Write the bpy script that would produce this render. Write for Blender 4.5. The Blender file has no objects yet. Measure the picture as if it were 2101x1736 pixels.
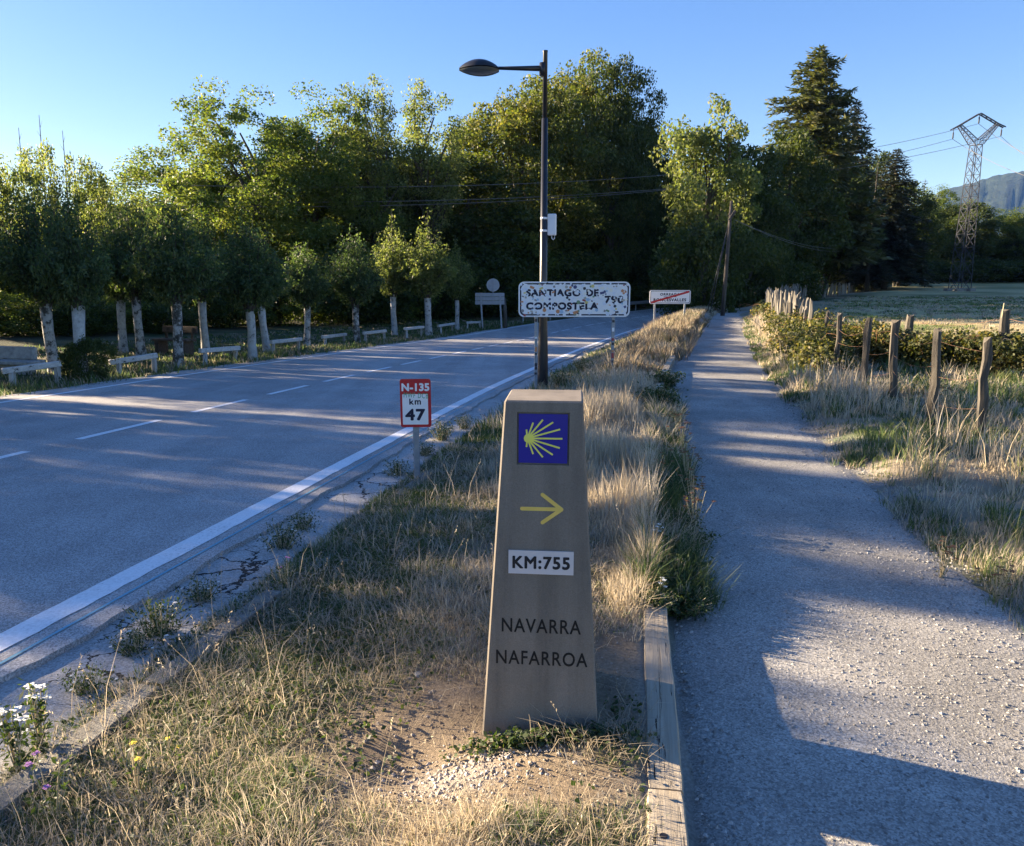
import bpy, math, random
import numpy as np
from mathutils import Vector, Matrix

# ------------------------------------------------------------------ camera, sky, sun, exposure
scene = bpy.context.scene
COL = scene.collection
CAM_Z = 1.70
FPX, CU, CV = 1500.0, 1050.5, 868.0          # focal length and centre in units of a 2101 px wide frame
PITCH = math.atan(293.0 / 1500.0)
cam_d = bpy.data.cameras.new('camera')
cam_d.sensor_width = 36.0
cam_d.lens = 36.0 * FPX / 2101.0
cam_d.clip_start = 0.05
cam_d.clip_end = 20000
cam = bpy.data.objects.new('camera', cam_d)
COL.objects.link(cam)
cam.location = (0, 0, CAM_Z)
cam.rotation_euler = (math.pi / 2 - PITCH, 0, 0)
scene.camera = cam

SUN_EL = math.radians(15.5)
SUN_AZ = math.radians(-69.0)                  # from +Y, clockwise positive: the sun stands to the left, a little ahead
world = bpy.data.worlds.new('World')
scene.world = world
world.use_nodes = True
wn = world.node_tree
bg = wn.nodes['Background']
sky = wn.nodes.new('ShaderNodeTexSky')
sky.sky_type = 'NISHITA'
sky.sun_disc = False
sky.sun_elevation = SUN_EL
sky.sun_rotation = SUN_AZ
sky.altitude = 0
sky.air_density = 1.0
sky.dust_density = 0.2
sky.ozone_density = 2.0
sky_gamma = wn.nodes.new('ShaderNodeGamma')          # even tone curve over the whole sky, as the camera's processing gave it
sky_gamma.inputs[1].default_value = 0.62
sky_hsv = wn.nodes.new('ShaderNodeHueSaturation')
sky_hsv.inputs['Hue'].default_value = 0.525
sky_hsv.inputs['Saturation'].default_value = 1.70
wn.links.new(sky.outputs['Color'], sky_gamma.inputs[0])
wn.links.new(sky_gamma.outputs[0], sky_hsv.inputs['Color'])
wn.links.new(sky_hsv.outputs[0], bg.inputs['Color'])
bg.inputs['Strength'].default_value = 0.075

sun_d = bpy.data.lights.new('sun', 'SUN')
sun_d.energy = 5.0
sun_d.angle = math.radians(0.53)
sun_d.color = (1.0, 0.80, 0.56)
sun = bpy.data.objects.new('sun', sun_d)
COL.objects.link(sun)
SDIR = Vector((math.sin(SUN_AZ) * math.cos(SUN_EL), math.cos(SUN_AZ) * math.cos(SUN_EL), math.sin(SUN_EL)))
sun.rotation_euler = SDIR.to_track_quat('Z', 'Y').to_euler()
sun.location = SDIR * 60

vs = scene.view_settings
vs.view_transform = 'Standard'
vs.look = 'None'
vs.gamma = 1.0
vs.exposure = 2.55
scene.cycles.max_bounces = 6
scene.cycles.diffuse_bounces = 3
scene.cycles.glossy_bounces = 2
scene.cycles.transmission_bounces = 3
scene.cycles.volume_bounces = 0
scene.cycles.use_denoising = True

rng = np.random.default_rng(11)
random.seed(5)

# ------------------------------------------------------------------ geometry helpers
def lerp(a, b, t): return a + (b - a) * t
def sstep(a, b, x):
    t = np.clip((x - a) / (b - a), 0, 1)
    return t * t * (3 - 2 * t)

_perm = np.random.default_rng(3).random((256, 256))
def vnoise(x, y):
    x = np.asarray(x, float); y = np.asarray(y, float)
    xi = np.floor(x).astype(int); yi = np.floor(y).astype(int)
    fx = x - xi; fy = y - yi
    fx = fx * fx * (3 - 2 * fx); fy = fy * fy * (3 - 2 * fy)
    a = _perm[xi & 255, yi & 255]; b = _perm[(xi + 1) & 255, yi & 255]
    c = _perm[xi & 255, (yi + 1) & 255]; d = _perm[(xi + 1) & 255, (yi + 1) & 255]
    return (a * (1 - fx) + b * fx) * (1 - fy) + (c * (1 - fx) + d * fx) * fy
def fbm(x, y, o=3):
    s = 0; a = 1; t = 0
    for i in range(o):
        s = s + a * vnoise(x * 2 ** i + 17.3 * i, y * 2 ** i + 5.1 * i); t += a; a *= .5
    return s / t

def link(o, parent=None, label=None, cat=None, group=None, kind=None):
    COL.objects.link(o)
    if parent is not None: o.parent = parent
    return tag(o, label, cat, group, kind)
def tag(o, label=None, cat=None, group=None, kind=None):
    if label: o['label'] = label
    if cat: o['category'] = cat
    if group: o['group'] = group
    if kind: o['kind'] = kind
    return o
def empty(name, loc=(0, 0, 0), rz=0.0, label=None, cat=None, group=None):
    o = bpy.data.objects.new(name, None)
    o.empty_display_size = .1
    o.location = loc; o.rotation_euler = (0, 0, rz)
    return link(o, None, label, cat, group)

def mesh_arrays(name, V, quads=None, tris=None, mat=None, col=None, smooth=False):
    V = np.asarray(V, np.float32).reshape(-1, 3)
    q = np.zeros((0, 4), np.int32) if quads is None else np.asarray(quads, np.int32).reshape(-1, 4)
    t = np.zeros((0, 3), np.int32) if tris is None else np.asarray(tris, np.int32).reshape(-1, 3)
    me = bpy.data.meshes.new(name)
    me.vertices.add(len(V)); me.vertices.foreach_set('co', V.ravel())
    me.loops.add(q.size + t.size)
    me.loops.foreach_set('vertex_index', np.concatenate([q.ravel(), t.ravel()]).astype(np.int32))
    me.polygons.add(len(q) + len(t))
    me.polygons.foreach_set('loop_start', np.concatenate([np.arange(len(q)) * 4, len(q) * 4 + np.arange(len(t)) * 3]).astype(np.int32))
    me.polygons.foreach_set('use_smooth', np.full(len(q) + len(t), smooth))
    me.update(calc_edges=True)
    if col is not None:
        c = np.asarray(col, np.float32)
        if c.ndim == 1: c = np.stack([c, c, c], 1)
        c4 = np.ones((len(V), 4), np.float32); c4[:, :3] = c
        at = me.color_attributes.new('Col', 'FLOAT_COLOR', 'POINT')
        at.data.foreach_set('color', c4.ravel())
    if mat: me.materials.append(mat)
    return me

class MB:
    """collects boxes, tubes, prisms and grids into one mesh"""
    def __init__(s): s.v = []; s.f = []; s.sm = []
    def add(s, V, F, smooth=False):
        o = len(s.v); s.v += [tuple(map(float, p)) for p in V]
        s.f += [tuple(i + o for i in f) for f in F]; s.sm += [smooth] * len(F); return s
    def box(s, c, size, rot=None, taper=(1, 1), bevel=0.0):
        hx, hy, hz = size[0] / 2, size[1] / 2, size[2] / 2
        V = []
        if bevel <= 0:
            for z, k in ((-hz, (1, 1)), (hz, taper)):
                V += [(-hx * k[0], -hy * k[1], z), (hx * k[0], -hy * k[1], z), (hx * k[0], hy * k[1], z), (-hx * k[0], hy * k[1], z)]
            F = [(3, 2, 1, 0), (4, 5, 6, 7), (0, 1, 5, 4), (1, 2, 6, 5), (2, 3, 7, 6), (3, 0, 4, 7)]
        else:
            b = bevel; F = []
            rings = [(-hz, b), (-hz + b, 0), (hz - b, 0), (hz, b)]
            for z, ins in rings:
                k = lerp(1, taper[0], (z + hz) / (2 * hz)); k2 = lerp(1, taper[1], (z + hz) / (2 * hz))
                X, Y = hx * k - ins, hy * k2 - ins
                bb = b if ins == 0 else b * .5
                V += [(-X + bb, -Y, z), (X - bb, -Y, z), (X, -Y + bb, z), (X, Y - bb, z), (X - bb, Y, z), (-X + bb, Y, z), (-X, Y - bb, z), (-X, -Y + bb, z)]
            for r in range(3):
                for i in range(8):
                    j = (i + 1) % 8
                    F.append((r * 8 + i, r * 8 + j, r * 8 + 8 + j, r * 8 + 8 + i))
            F.append(tuple(range(7, -1, -1))); F.append(tuple(24 + i for i in range(8)))
        M = rot if rot is not None else Matrix.Identity(3)
        c = Vector(c)
        return s.add([M @ Vector(p) + c for p in V], F)
    def tube(s, pts, radii, n=8, caps=True, smooth=True):
        pts = [Vector(p) for p in pts]
        if isinstance(radii, (int, float)): radii = [radii] * len(pts)
        V = []; F = []
        ref = Vector((0, 0, 1))
        for i, p in enumerate(pts):
            d = (pts[min(i + 1, len(pts) - 1)] - pts[max(i - 1, 0)]).normalized()
            a = d.cross(ref)
            if a.length < .08: a = d.cross(Vector((1, 0, 0)))
            a.normalize(); b = d.cross(a)
            for k in range(n):
                t = 2 * math.pi * k / n
                V.append(p + (a * math.cos(t) + b * math.sin(t)) * radii[i])
        for i in range(len(pts) - 1):
            for k in range(n):
                j = (k + 1) % n
                F.append((i * n + k, i * n + j, (i + 1) * n + j, (i + 1) * n + k))
        s.add(V, F, smooth)
        if caps:
            o = len(s.v) - len(V)
            s.f.append(tuple(o + k for k in range(n - 1, -1, -1))); s.sm.append(False)
            s.f.append(tuple(o + (len(pts) - 1) * n + k for k in range(n))); s.sm.append(False)
        return s
    def prism(s, poly, z0, z1, M=None):
        n = len(poly)
        V = [(x, y, z0) for x, y in poly] + [(x, y, z1) for x, y in poly]
        F = [tuple(range(n - 1, -1, -1)), tuple(range(n, 2 * n))] + [(i, (i + 1) % n, n + (i + 1) % n, n + i) for i in range(n)]
        if M is not None: V = [M @ Vector(p) for p in V]
        return s.add(V, F)
    def mesh(s, name, mat):
        me = bpy.data.meshes.new(name)
        me.from_pydata(s.v, [], s.f); me.update()
        me.polygons.foreach_set('use_smooth', s.sm)
        me.materials.append(mat)
        return me
    def build(s, name, mat, parent=None, label=None, cat=None, group=None, kind=None, matrix=None):
        o = bpy.data.objects.new(name, s.mesh(name, mat))
        if matrix is not None: o.matrix_local = matrix
        return link(o, parent, label, cat, group, kind)

def obj(name, me, parent=None, label=None, cat=None, group=None, kind=None, loc=None):
    o = bpy.data.objects.new(name, me)
    if loc is not None: o.location = loc
    return link(o, parent, label, cat, group, kind)

def copy_tree(o, parent=None):
    c = o.copy(); COL.objects.link(c); c.parent = parent
    for ch in o.children: copy_tree(ch, c)
    return c

def rrect(w, h, r, n=5):
    P = []
    for cx, cy, a0 in ((w / 2 - r, h / 2 - r, 0), (-w / 2 + r, h / 2 - r, 90), (-w / 2 + r, -h / 2 + r, 180), (w / 2 - r, -h / 2 + r, 270)):
        for i in range(n + 1):
            a = math.radians(a0 + 90 * i / n)
            P.append((cx + r * math.cos(a), cy + r * math.sin(a)))
    return P

def text_mesh(body, width, height, mat, bold=0.0, depth=.001, spacing=1.0):
    """lettering fitted to width x height; bold = stroke widening as a share of the height"""
    cu = bpy.data.curves.new('lettering', 'FONT')
    cu.body = body; cu.size = 1.0; cu.space_character = spacing
    cu.align_x = 'CENTER'; cu.extrude = .02; cu.resolution_u = 4
    to = bpy.data.objects.new('lettering', cu); COL.objects.link(to)
    bpy.context.view_layer.update()
    dg = bpy.context.evaluated_depsgraph_get()
    me = bpy.data.meshes.new_from_object(to.evaluated_get(dg))
    COL.objects.unlink(to); bpy.data.objects.remove(to); bpy.data.curves.remove(cu)
    co = np.empty(len(me.vertices) * 3, np.float32); me.vertices.foreach_get('co', co); co = co.reshape(-1, 3)
    b = bold * height
    lo, hi = co.min(0), co.max(0)
    co = (co - (lo + hi) / 2) / (hi - lo) * np.array([width - 2 * b, height - 2 * b, depth])
    co[:, 2] += depth / 2
    faces = [tuple(p.vertices) for p in me.polygons]; bpy.data.meshes.remove(me)
    V = []; F = []
    offs = [(0, 0)] if bold <= 0 else [(math.cos(a) * b, math.sin(a) * b) for a in np.linspace(.4, 6.68, 8, endpoint=False)]
    for k, (ox, oy) in enumerate(offs):
        o = len(V); V += [(x + ox, y + oy, z + (.00006 * k if z > depth * .5 else 0)) for x, y, z in co]; F += [tuple(i + o for i in f) for f in faces]
    out = bpy.data.meshes.new('lettering'); out.from_pydata(V, [], F); out.update(); out.materials.append(mat)
    return out

# ------------------------------------------------------------------ materials
def nd(nt, t, **kw):
    n = nt.nodes.new(t)
    for k, v in kw.items():
        if k in n.inputs: n.inputs[k].default_value = v
        else: setattr(n, k, v)
    return n
def ramp(nt, stops):
    r = nt.nodes.new('ShaderNodeValToRGB')
    e = r.color_ramp.elements
    while len(e) < len(stops): e.new(.5)
    for i, (p, c) in enumerate(stops):
        e[i].position = p; e[i].color = (*c, 1)
    return r
def base_mat(name):
    m = bpy.data.materials.new(name); m.use_nodes = True
    nt = m.node_tree
    return m, nt, nt.nodes['Principled BSDF']
def pmat(name, c1, c2=None, scale=6.0, rough=.7, bump=0.0, bscale=None, stretch=(1, 1, 1), metallic=0.0, detail=6.0, contrast=.5, spec=.4, bdist=.02):
    m, nt, b = base_mat(name)
    b.inputs['Roughness'].default_value = rough
    b.inputs['Metallic'].default_value = metallic
    b.inputs['Specular IOR Level'].default_value = spec
    if c2 is None and bump == 0:
        b.inputs['Base Color'].default_value = (*c1, 1); return m
    tc = nd(nt, 'ShaderNodeTexCoord'); mp = nd(nt, 'ShaderNodeMapping')
    mp.inputs['Scale'].default_value = stretch
    nt.links.new(tc.outputs['Object'], mp.inputs['Vector'])
    if c2 is not None:
        n = nd(nt, 'ShaderNodeTexNoise', Scale=scale, Detail=detail, Roughness=.65)
        nt.links.new(mp.outputs[0], n.inputs['Vector'])
        w = (1 - contrast) * .4
        r = ramp(nt, [(.5 - w - .02, c1), (.5 + w + .02, c2)])
        nt.links.new(n.outputs['Fac'], r.inputs[0]); nt.links.new(r.outputs[0], b.inputs['Base Color'])
    else:
        b.inputs['Base Color'].default_value = (*c1, 1)
    if bump:
        n2 = nd(nt, 'ShaderNodeTexNoise', Scale=bscale or scale * 4, Detail=8.0, Roughness=.7)
        nt.links.new(mp.outputs[0], n2.inputs['Vector'])
        bp = nd(nt, 'ShaderNodeBump', Strength=bump, Distance=bdist)
        nt.links.new(n2.outputs['Fac'], bp.inputs['Height']); nt.links.new(bp.outputs[0], b.inputs['Normal'])
    return m
def leaf_mat(name, stops, trans=.4, tcol=(1.0, 1.0, .35), rough=.55):
    m, nt, b = base_mat(name)
    at = nd(nt, 'ShaderNodeAttribute', attribute_name='Col')
    r = ramp(nt, stops)
    nt.links.new(at.outputs['Fac'], r.inputs[0])
    nt.links.new(r.outputs[0], b.inputs['Base Color'])
    b.inputs['Roughness'].default_value = rough
    b.inputs['Specular IOR Level'].default_value = .25
    tr = nd(nt, 'ShaderNodeBsdfTranslucent')
    mx = nd(nt, 'ShaderNodeMix', data_type='RGBA', blend_type='MULTIPLY')
    mx.inputs[0].default_value = 1.0
    mx.inputs[7].default_value = (*[c * 1.6 for c in tcol], 1)
    nt.links.new(r.outputs[0], mx.inputs[6]); nt.links.new(mx.outputs[2], tr.inputs['Color'])
    ms = nd(nt, 'ShaderNodeMixShader'); ms.inputs[0].default_value = trans
    out = nt.nodes['Material Output']
    nt.links.new(b.outputs[0], ms.inputs[1]); nt.links.new(tr.outputs[0], ms.inputs[2]); nt.links.new(ms.outputs[0], out.inputs[0])
    return m
def vcol_mat(name, rough=.9, trans=0.0, fine=0.0, fscale=60, bump=0.0, bscale=80, bdist=.01, spec=.2):
    m, nt, b = base_mat(name)
    at = nd(nt, 'ShaderNodeAttribute', attribute_name='Col')
    b.inputs['Roughness'].default_value = rough; b.inputs['Specular IOR Level'].default_value = spec
    src = at.outputs['Color']
    tc = nd(nt, 'ShaderNodeTexCoord')
    if fine:
        n = nd(nt, 'ShaderNodeTexNoise', Scale=fscale, Detail=6.0, Roughness=.7)
        nt.links.new(tc.outputs['Object'], n.inputs['Vector'])
        mr = nd(nt, 'ShaderNodeMapRange'); mr.inputs[1].default_value = .3; mr.inputs[2].default_value = .7
        mr.inputs[3].default_value = 1 - fine; mr.inputs[4].default_value = 1 + fine
        nt.links.new(n.outputs['Fac'], mr.inputs[0])
        mx = nd(nt, 'ShaderNodeMix', data_type='RGBA', blend_type='MULTIPLY'); mx.inputs[0].default_value = 1
        nt.links.new(src, mx.inputs[6]); nt.links.new(mr.outputs[0], mx.inputs[7]); src = mx.outputs[2]
    nt.links.new(src, b.inputs['Base Color'])
    if bump:
        n2 = nd(nt, 'ShaderNodeTexNoise', Scale=bscale, Detail=8.0, Roughness=.7)
        nt.links.new(tc.outputs['Object'], n2.inputs['Vector'])
        bp = nd(nt, 'ShaderNodeBump', Strength=bump, Distance=bdist)
        nt.links.new(n2.outputs['Fac'], bp.inputs['Height']); nt.links.new(bp.outputs[0], b.inputs['Normal'])
    if trans:
        tr = nd(nt, 'ShaderNodeBsdfTranslucent'); nt.links.new(src, tr.inputs['Color'])
        ms = nd(nt, 'ShaderNodeMixShader'); ms.inputs[0].default_value = trans
        nt.links.new(b.outputs[0], ms.inputs[1]); nt.links.new(tr.outputs[0], ms.inputs[2])
        nt.links.new(ms.outputs[0], nt.nodes['Material Output'].inputs[0])
    return m

def aggregate_mat(name, dark, mid, light, scale=260, rough=.85, patch=.25, bump=.5, cracks=False, bdist=.006, tracks=False):
    """stony surface: small grains, larger blotches, optional crack network"""
    m, nt, b = base_mat(name)
    tc = nd(nt, 'ShaderNodeTexCoord')
    v = nd(nt, 'ShaderNodeTexVoronoi', Scale=scale); nt.links.new(tc.outputs['Object'], v.inputs['Vector'])
    n = nd(nt, 'ShaderNodeTexNoise', Scale=1.3, Detail=6.0, Roughness=.6); nt.links.new(tc.outputs['Object'], n.inputs['Vector'])
    n3 = nd(nt, 'ShaderNodeTexNoise', Scale=scale * .45, Detail=4.0, Roughness=.7); nt.links.new(tc.outputs['Object'], n3.inputs['Vector'])
    hs = nd(nt, 'ShaderNodeSeparateColor'); nt.links.new(v.outputs['Color'], hs.inputs[0])
    ad = nd(nt, 'ShaderNodeMath', operation='ADD'); nt.links.new(hs.outputs[0], ad.inputs[0]); nt.links.new(n3.outputs['Fac'], ad.inputs[1])
    hv = nd(nt, 'ShaderNodeMath', operation='MULTIPLY'); nt.links.new(ad.outputs[0], hv.inputs[0]); hv.inputs[1].default_value = .5
    r = ramp(nt, [(.2, dark), (.5, mid), (.85, light)]); nt.links.new(hv.outputs[0], r.inputs[0])
    mr = nd(nt, 'ShaderNodeMapRange'); mr.inputs[1].default_value = .3; mr.inputs[2].default_value = .7
    mr.inputs[3].default_value = 1 - patch; mr.inputs[4].default_value = 1 + patch
    nt.links.new(n.outputs['Fac'], mr.inputs[0])
    mx = nd(nt, 'ShaderNodeMix', data_type='RGBA', blend_type='MULTIPLY'); mx.inputs[0].default_value = 1
    nt.links.new(r.outputs[0], mx.inputs[6]); nt.links.new(mr.outputs[0], mx.inputs[7])
    src = mx.outputs[2]
    if tracks:
        mp = nd(nt, 'ShaderNodeMapping'); mp.inputs['Rotation'].default_value = (0, 0, .22); mp.inputs['Scale'].default_value = (1.1, .035, 1)
        nt.links.new(tc.outputs['Object'], mp.inputs['Vector'])
        tn = nd(nt, 'ShaderNodeTexNoise', Scale=1.0, Detail=4.0, Roughness=.6); nt.links.new(mp.outputs[0], tn.inputs['Vector'])
        tr_ = nd(nt, 'ShaderNodeMapRange'); tr_.inputs[1].default_value = .35; tr_.inputs[2].default_value = .65; tr_.inputs[3].default_value = .84; tr_.inputs[4].default_value = 1.12
        nt.links.new(tn.outputs['Fac'], tr_.inputs[0])
        mt_ = nd(nt, 'ShaderNodeMix', data_type='RGBA', blend_type='MULTIPLY'); mt_.inputs[0].default_value = 1
        nt.links.new(src, mt_.inputs[6]); nt.links.new(tr_.outputs[0], mt_.inputs[7]); src = mt_.outputs[2]
    bp = nd(nt, 'ShaderNodeBump', Strength=bump, Distance=bdist)
    nt.links.new(hv.outputs[0], bp.inputs['Height'])
    if cracks:
        wn_ = nd(nt, 'ShaderNodeTexNoise', Scale=3.0, Detail=5.0, Roughness=.7); nt.links.new(tc.outputs['Object'], wn_.inputs['Vector'])
        wm = nd(nt, 'ShaderNodeMix', data_type='RGBA'); wm.inputs[0].default_value = .22
        nt.links.new(tc.outputs['Object'], wm.inputs[6]); nt.links.new(wn_.outputs['Color'], wm.inputs[7])
        vc = nd(nt, 'ShaderNodeTexVoronoi', feature='DISTANCE_TO_EDGE', Scale=4.2); nt.links.new(wm.outputs[2], vc.inputs['Vector'])
        cm = nd(nt, 'ShaderNodeTexNoise', Scale=.9, Detail=3.0); nt.links.new(tc.outputs['Object'], cm.inputs['Vector'])
        wdt = nd(nt, 'ShaderNodeMapRange'); wdt.inputs[1].default_value = .46; wdt.inputs[2].default_value = .66
        wdt.inputs[3].default_value = 0.0; wdt.inputs[4].default_value = .035
        nt.links.new(cm.outputs['Fac'], wdt.inputs[0])
        lt = nd(nt, 'ShaderNodeMath', operation='LESS_THAN'); nt.links.new(vc.outputs['Distance'], lt.inputs[0]); nt.links.new(wdt.outputs[0], lt.inputs[1])
        m2 = nd(nt, 'ShaderNodeMix', data_type='RGBA'); nt.links.new(lt.outputs[0], m2.inputs[0]); nt.links.new(src, m2.inputs[6]); m2.inputs[7].default_value = (.02, .019, .018, 1)
        src = m2.outputs[2]
        sb = nd(nt, 'ShaderNodeMath', operation='SUBTRACT'); nt.links.new(hv.outputs[0], sb.inputs[0]); nt.links.new(lt.outputs[0], sb.inputs[1])
        nt.links.new(sb.outputs[0], bp.inputs['Height'])
    nt.links.new(src, b.inputs['Base Color']); nt.links.new(bp.outputs[0], b.inputs['Normal'])
    b.inputs['Roughness'].default_value = rough; b.inputs['Specular IOR Level'].default_value = .3
    return m
def wood_mat(name, c1, c2, crack=(.03, .025, .02), axis=1, scale=9.0, cw=.46, cwid=.016):
    """weathered timber: grain and drying cracks along one axis"""
    m, nt, b = base_mat(name)
    tc = nd(nt, 'ShaderNodeTexCoord'); mp = nd(nt, 'ShaderNodeMapping')
    st = [scale * 1.0] * 3; st[axis] = scale * .035
    mp.inputs['Scale'].default_value = st
    nt.links.new(tc.outputs['Object'], mp.inputs['Vector'])
    n = nd(nt, 'ShaderNodeTexNoise', Scale=3.0, Detail=8.0, Roughness=.7); nt.links.new(mp.outputs[0], n.inputs['Vector'])
    r = ramp(nt, [(.3, c1), (.7, c2)]); nt.links.new(n.outputs['Fac'], r.inputs[0])
    n2 = nd(nt, 'ShaderNodeTexNoise', Scale=2.0, Detail=3.0, Roughness=.5, Distortion=.6); nt.links.new(mp.outputs[0], n2.inputs['Vector'])
    sb = nd(nt, 'ShaderNodeMath', operation='SUBTRACT'); nt.links.new(n2.outputs['Fac'], sb.inputs[0]); sb.inputs[1].default_value = .5
    ab = nd(nt, 'ShaderNodeMath', operation='ABSOLUTE'); nt.links.new(sb.outputs[0], ab.inputs[0])
    n4 = nd(nt, 'ShaderNodeTexNoise', Scale=.8, Detail=1.0); nt.links.new(mp.outputs[0], n4.inputs['Vector'])
    wd = nd(nt, 'ShaderNodeMapRange'); wd.inputs[1].default_value = cw; wd.inputs[2].default_value = cw + .22; wd.inputs[3].default_value = 0; wd.inputs[4].default_value = cwid
    nt.links.new(n4.outputs['Fac'], wd.inputs[0])
    lt = nd(nt, 'ShaderNodeMath', operation='LESS_THAN'); nt.links.new(ab.outputs[0], lt.inputs[0]); nt.links.new(wd.outputs[0], lt.inputs[1])
    mx = nd(nt, 'ShaderNodeMix', data_type='RGBA'); nt.links.new(lt.outputs[0], mx.inputs[0]); nt.links.new(r.outputs[0], mx.inputs[6]); mx.inputs[7].default_value = (*crack, 1)
    nt.links.new(mx.outputs[2], b.inputs['Base Color'])
    s2 = nd(nt, 'ShaderNodeMath', operation='SUBTRACT'); nt.links.new(n.outputs['Fac'], s2.inputs[0]); nt.links.new(lt.outputs[0], s2.inputs[1])
    bp = nd(nt, 'ShaderNodeBump', Strength=.5, Distance=.006); nt.links.new(s2.outputs[0], bp.inputs['Height']); nt.links.new(bp.outputs[0], b.inputs['Normal'])
    b.inputs['Roughness'].default_value = .85
    b.inputs['Specular IOR Level'].default_value = .2
    return m

M = {}
M['ground'] = vcol_mat('ground_soil', .95, fine=.35, fscale=70, bump=.7, bscale=110, bdist=.015)
M['asphalt'] = aggregate_mat('asphalt', (.155, .150, .143), (.335, .325, .31), (.58, .565, .54), scale=170, patch=.14, rough=.8, tracks=True)
M['old_asphalt'] = aggregate_mat('old_asphalt', (.22, .215, .20), (.35, .34, .32), (.50, .485, .46), scale=130, patch=.22, cracks=True)
M['gravel_path'] = aggregate_mat('gravel_path', (.17, .163, .147), (.315, .302, .272), (.50, .48, .435), scale=150, patch=.26, bump=1.0, bdist=.012, tracks=True)
def worn_paint():
    m, nt, b = base_mat('road_paint_white')
    tc = nd(nt, 'ShaderNodeTexCoord')
    n = nd(nt, 'ShaderNodeTexNoise', Scale=55.0, Detail=6.0, Roughness=.75); nt.links.new(tc.outputs['Object'], n.inputs['Vector'])
    n2 = nd(nt, 'ShaderNodeTexNoise', Scale=2.2, Detail=3.0); nt.links.new(tc.outputs['Object'], n2.inputs['Vector'])
    ad = nd(nt, 'ShaderNodeMath', operation='MULTIPLY_ADD'); nt.links.new(n2.outputs['Fac'], ad.inputs[0]); ad.inputs[1].default_value = .35; nt.links.new(n.outputs['Fac'], ad.inputs[2])
    r = ramp(nt, [(.46, (.22, .22, .22)), (.53, (.66, .66, .65)), (.80, (.86, .86, .85))]); nt.links.new(ad.outputs[0], r.inputs[0]); nt.links.new(r.outputs[0], b.inputs['Base Color'])
    b.inputs['Roughness'].default_value = .65
    return m
M['paint_white'] = worn_paint()
M['paint_blue'] = pmat('road_paint_blue', (.09, .26, .36), (.18, .42, .52), scale=60, rough=.6)
M['concrete_kerb'] = pmat('old_concrete', (.13, .125, .11), (.30, .29, .26), scale=14, rough=.95, bump=.6, bscale=90)
def concrete():
    m, nt, b = base_mat('milestone_concrete')
    tc = nd(nt, 'ShaderNodeTexCoord')
    def noise(scale, st, detail=6.0):
        mp = nd(nt, 'ShaderNodeMapping'); mp.inputs['Scale'].default_value = st; nt.links.new(tc.outputs['Object'], mp.inputs['Vector'])
        n = nd(nt, 'ShaderNodeTexNoise', Scale=scale, Detail=detail, Roughness=.65); nt.links.new(mp.outputs[0], n.inputs['Vector']); return n
    r = ramp(nt, [(.30, (.172, .150, .124)), (.70, (.235, .206, .172))]); nt.links.new(noise(3.0, (1, 1, .6)).outputs['Fac'], r.inputs[0])
    src = r.outputs[0]
    for n, lo, hi, a, c in ((noise(9.0, (1, 1, .06), 4.0), .42, .66, 1.06, .80), (noise(260.0, (1, 1, 1), 2.0), .35, .65, .88, 1.12), (noise(22.0, (1, 1, 1), 5.0), .60, .78, 1.0, .82)):
        mr = nd(nt, 'ShaderNodeMapRange'); mr.inputs[1].default_value = lo; mr.inputs[2].default_value = hi; mr.inputs[3].default_value = a; mr.inputs[4].default_value = c
        nt.links.new(n.outputs['Fac'], mr.inputs[0])
        mx = nd(nt, 'ShaderNodeMix', data_type='RGBA', blend_type='MULTIPLY'); mx.inputs[0].default_value = 1
        nt.links.new(src, mx.inputs[6]); nt.links.new(mr.outputs[0], mx.inputs[7]); src = mx.outputs[2]
    nt.links.new(src, b.inputs['Base Color'])
    bp = nd(nt, 'ShaderNodeBump', Strength=.35, Distance=.002); nt.links.new(noise(180.0, (1, 1, 1), 6.0).outputs['Fac'], bp.inputs['Height']); nt.links.new(bp.outputs[0], b.inputs['Normal'])
    b.inputs['Roughness'].default_value = .85; b.inputs['Specular IOR Level'].default_value = .25
    return m
M['stone'] = concrete()
M['stone_groove'] = pmat('groove_black', (.012, .011, .010), rough=.9)
M['tile_blue'] = pmat('tile_blue', (.010, .008, .24), (.014, .011, .27), scale=8, rough=.35)
M['shell_yellow'] = pmat('shell_yellow', (.80, .74, .10), (.85, .80, .16), scale=20, rough=.5)
M['arrow_yellow'] = pmat('arrow_yellow', (.72, .50, .10), (.80, .57, .14), scale=20, rough=.6)
M['plate'] = pmat('plate_white', (.58, .54, .53), (.62, .58, .57), scale=10, rough=.6)
M['ink'] = pmat('ink_black', (.012, .012, .016), rough=.6)
M['navy'] = pmat('ink_navy', (.010, .011, .035), rough=.6)
M['sign_white'] = pmat('sign_white', (.76, .76, .77), (.84, .84, .84), scale=9, rough=.5)
M['sign_red'] = pmat('sign_red', (.42, .015, .022), (.48, .02, .028), scale=9, rough=.45)
M['sign_back'] = pmat('sign_back_steel', (.24, .27, .31), (.32, .35, .39), scale=4, rough=.5, metallic=.3)
M['galv'] = pmat('galvanised_steel', (.22, .25, .29), (.34, .37, .41), scale=12, rough=.5, metallic=.5)
M['lamp_black'] = pmat('lamp_black', (.014, .015, .020), (.022, .024, .030), scale=8, rough=.35)
M['lamp_glass'] = pmat('lamp_glass', (.10, .11, .11), rough=.15)
M['white_plastic'] = pmat('white_plastic', (.70, .72, .76), (.74, .76, .80), scale=6, rough=.4)
M['cable'] = pmat('cable_grey', (.12, .12, .12), rough=.5, bump=.0)
M['rail_wood'] = wood_mat('rail_wood', (.36, .35, .33), (.60, .59, .56), axis=0, scale=8)
M['rail_leg'] = wood_mat('rail_leg_wood', (.28, .27, .25), (.48, .47, .44), axis=2, scale=8)
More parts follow.
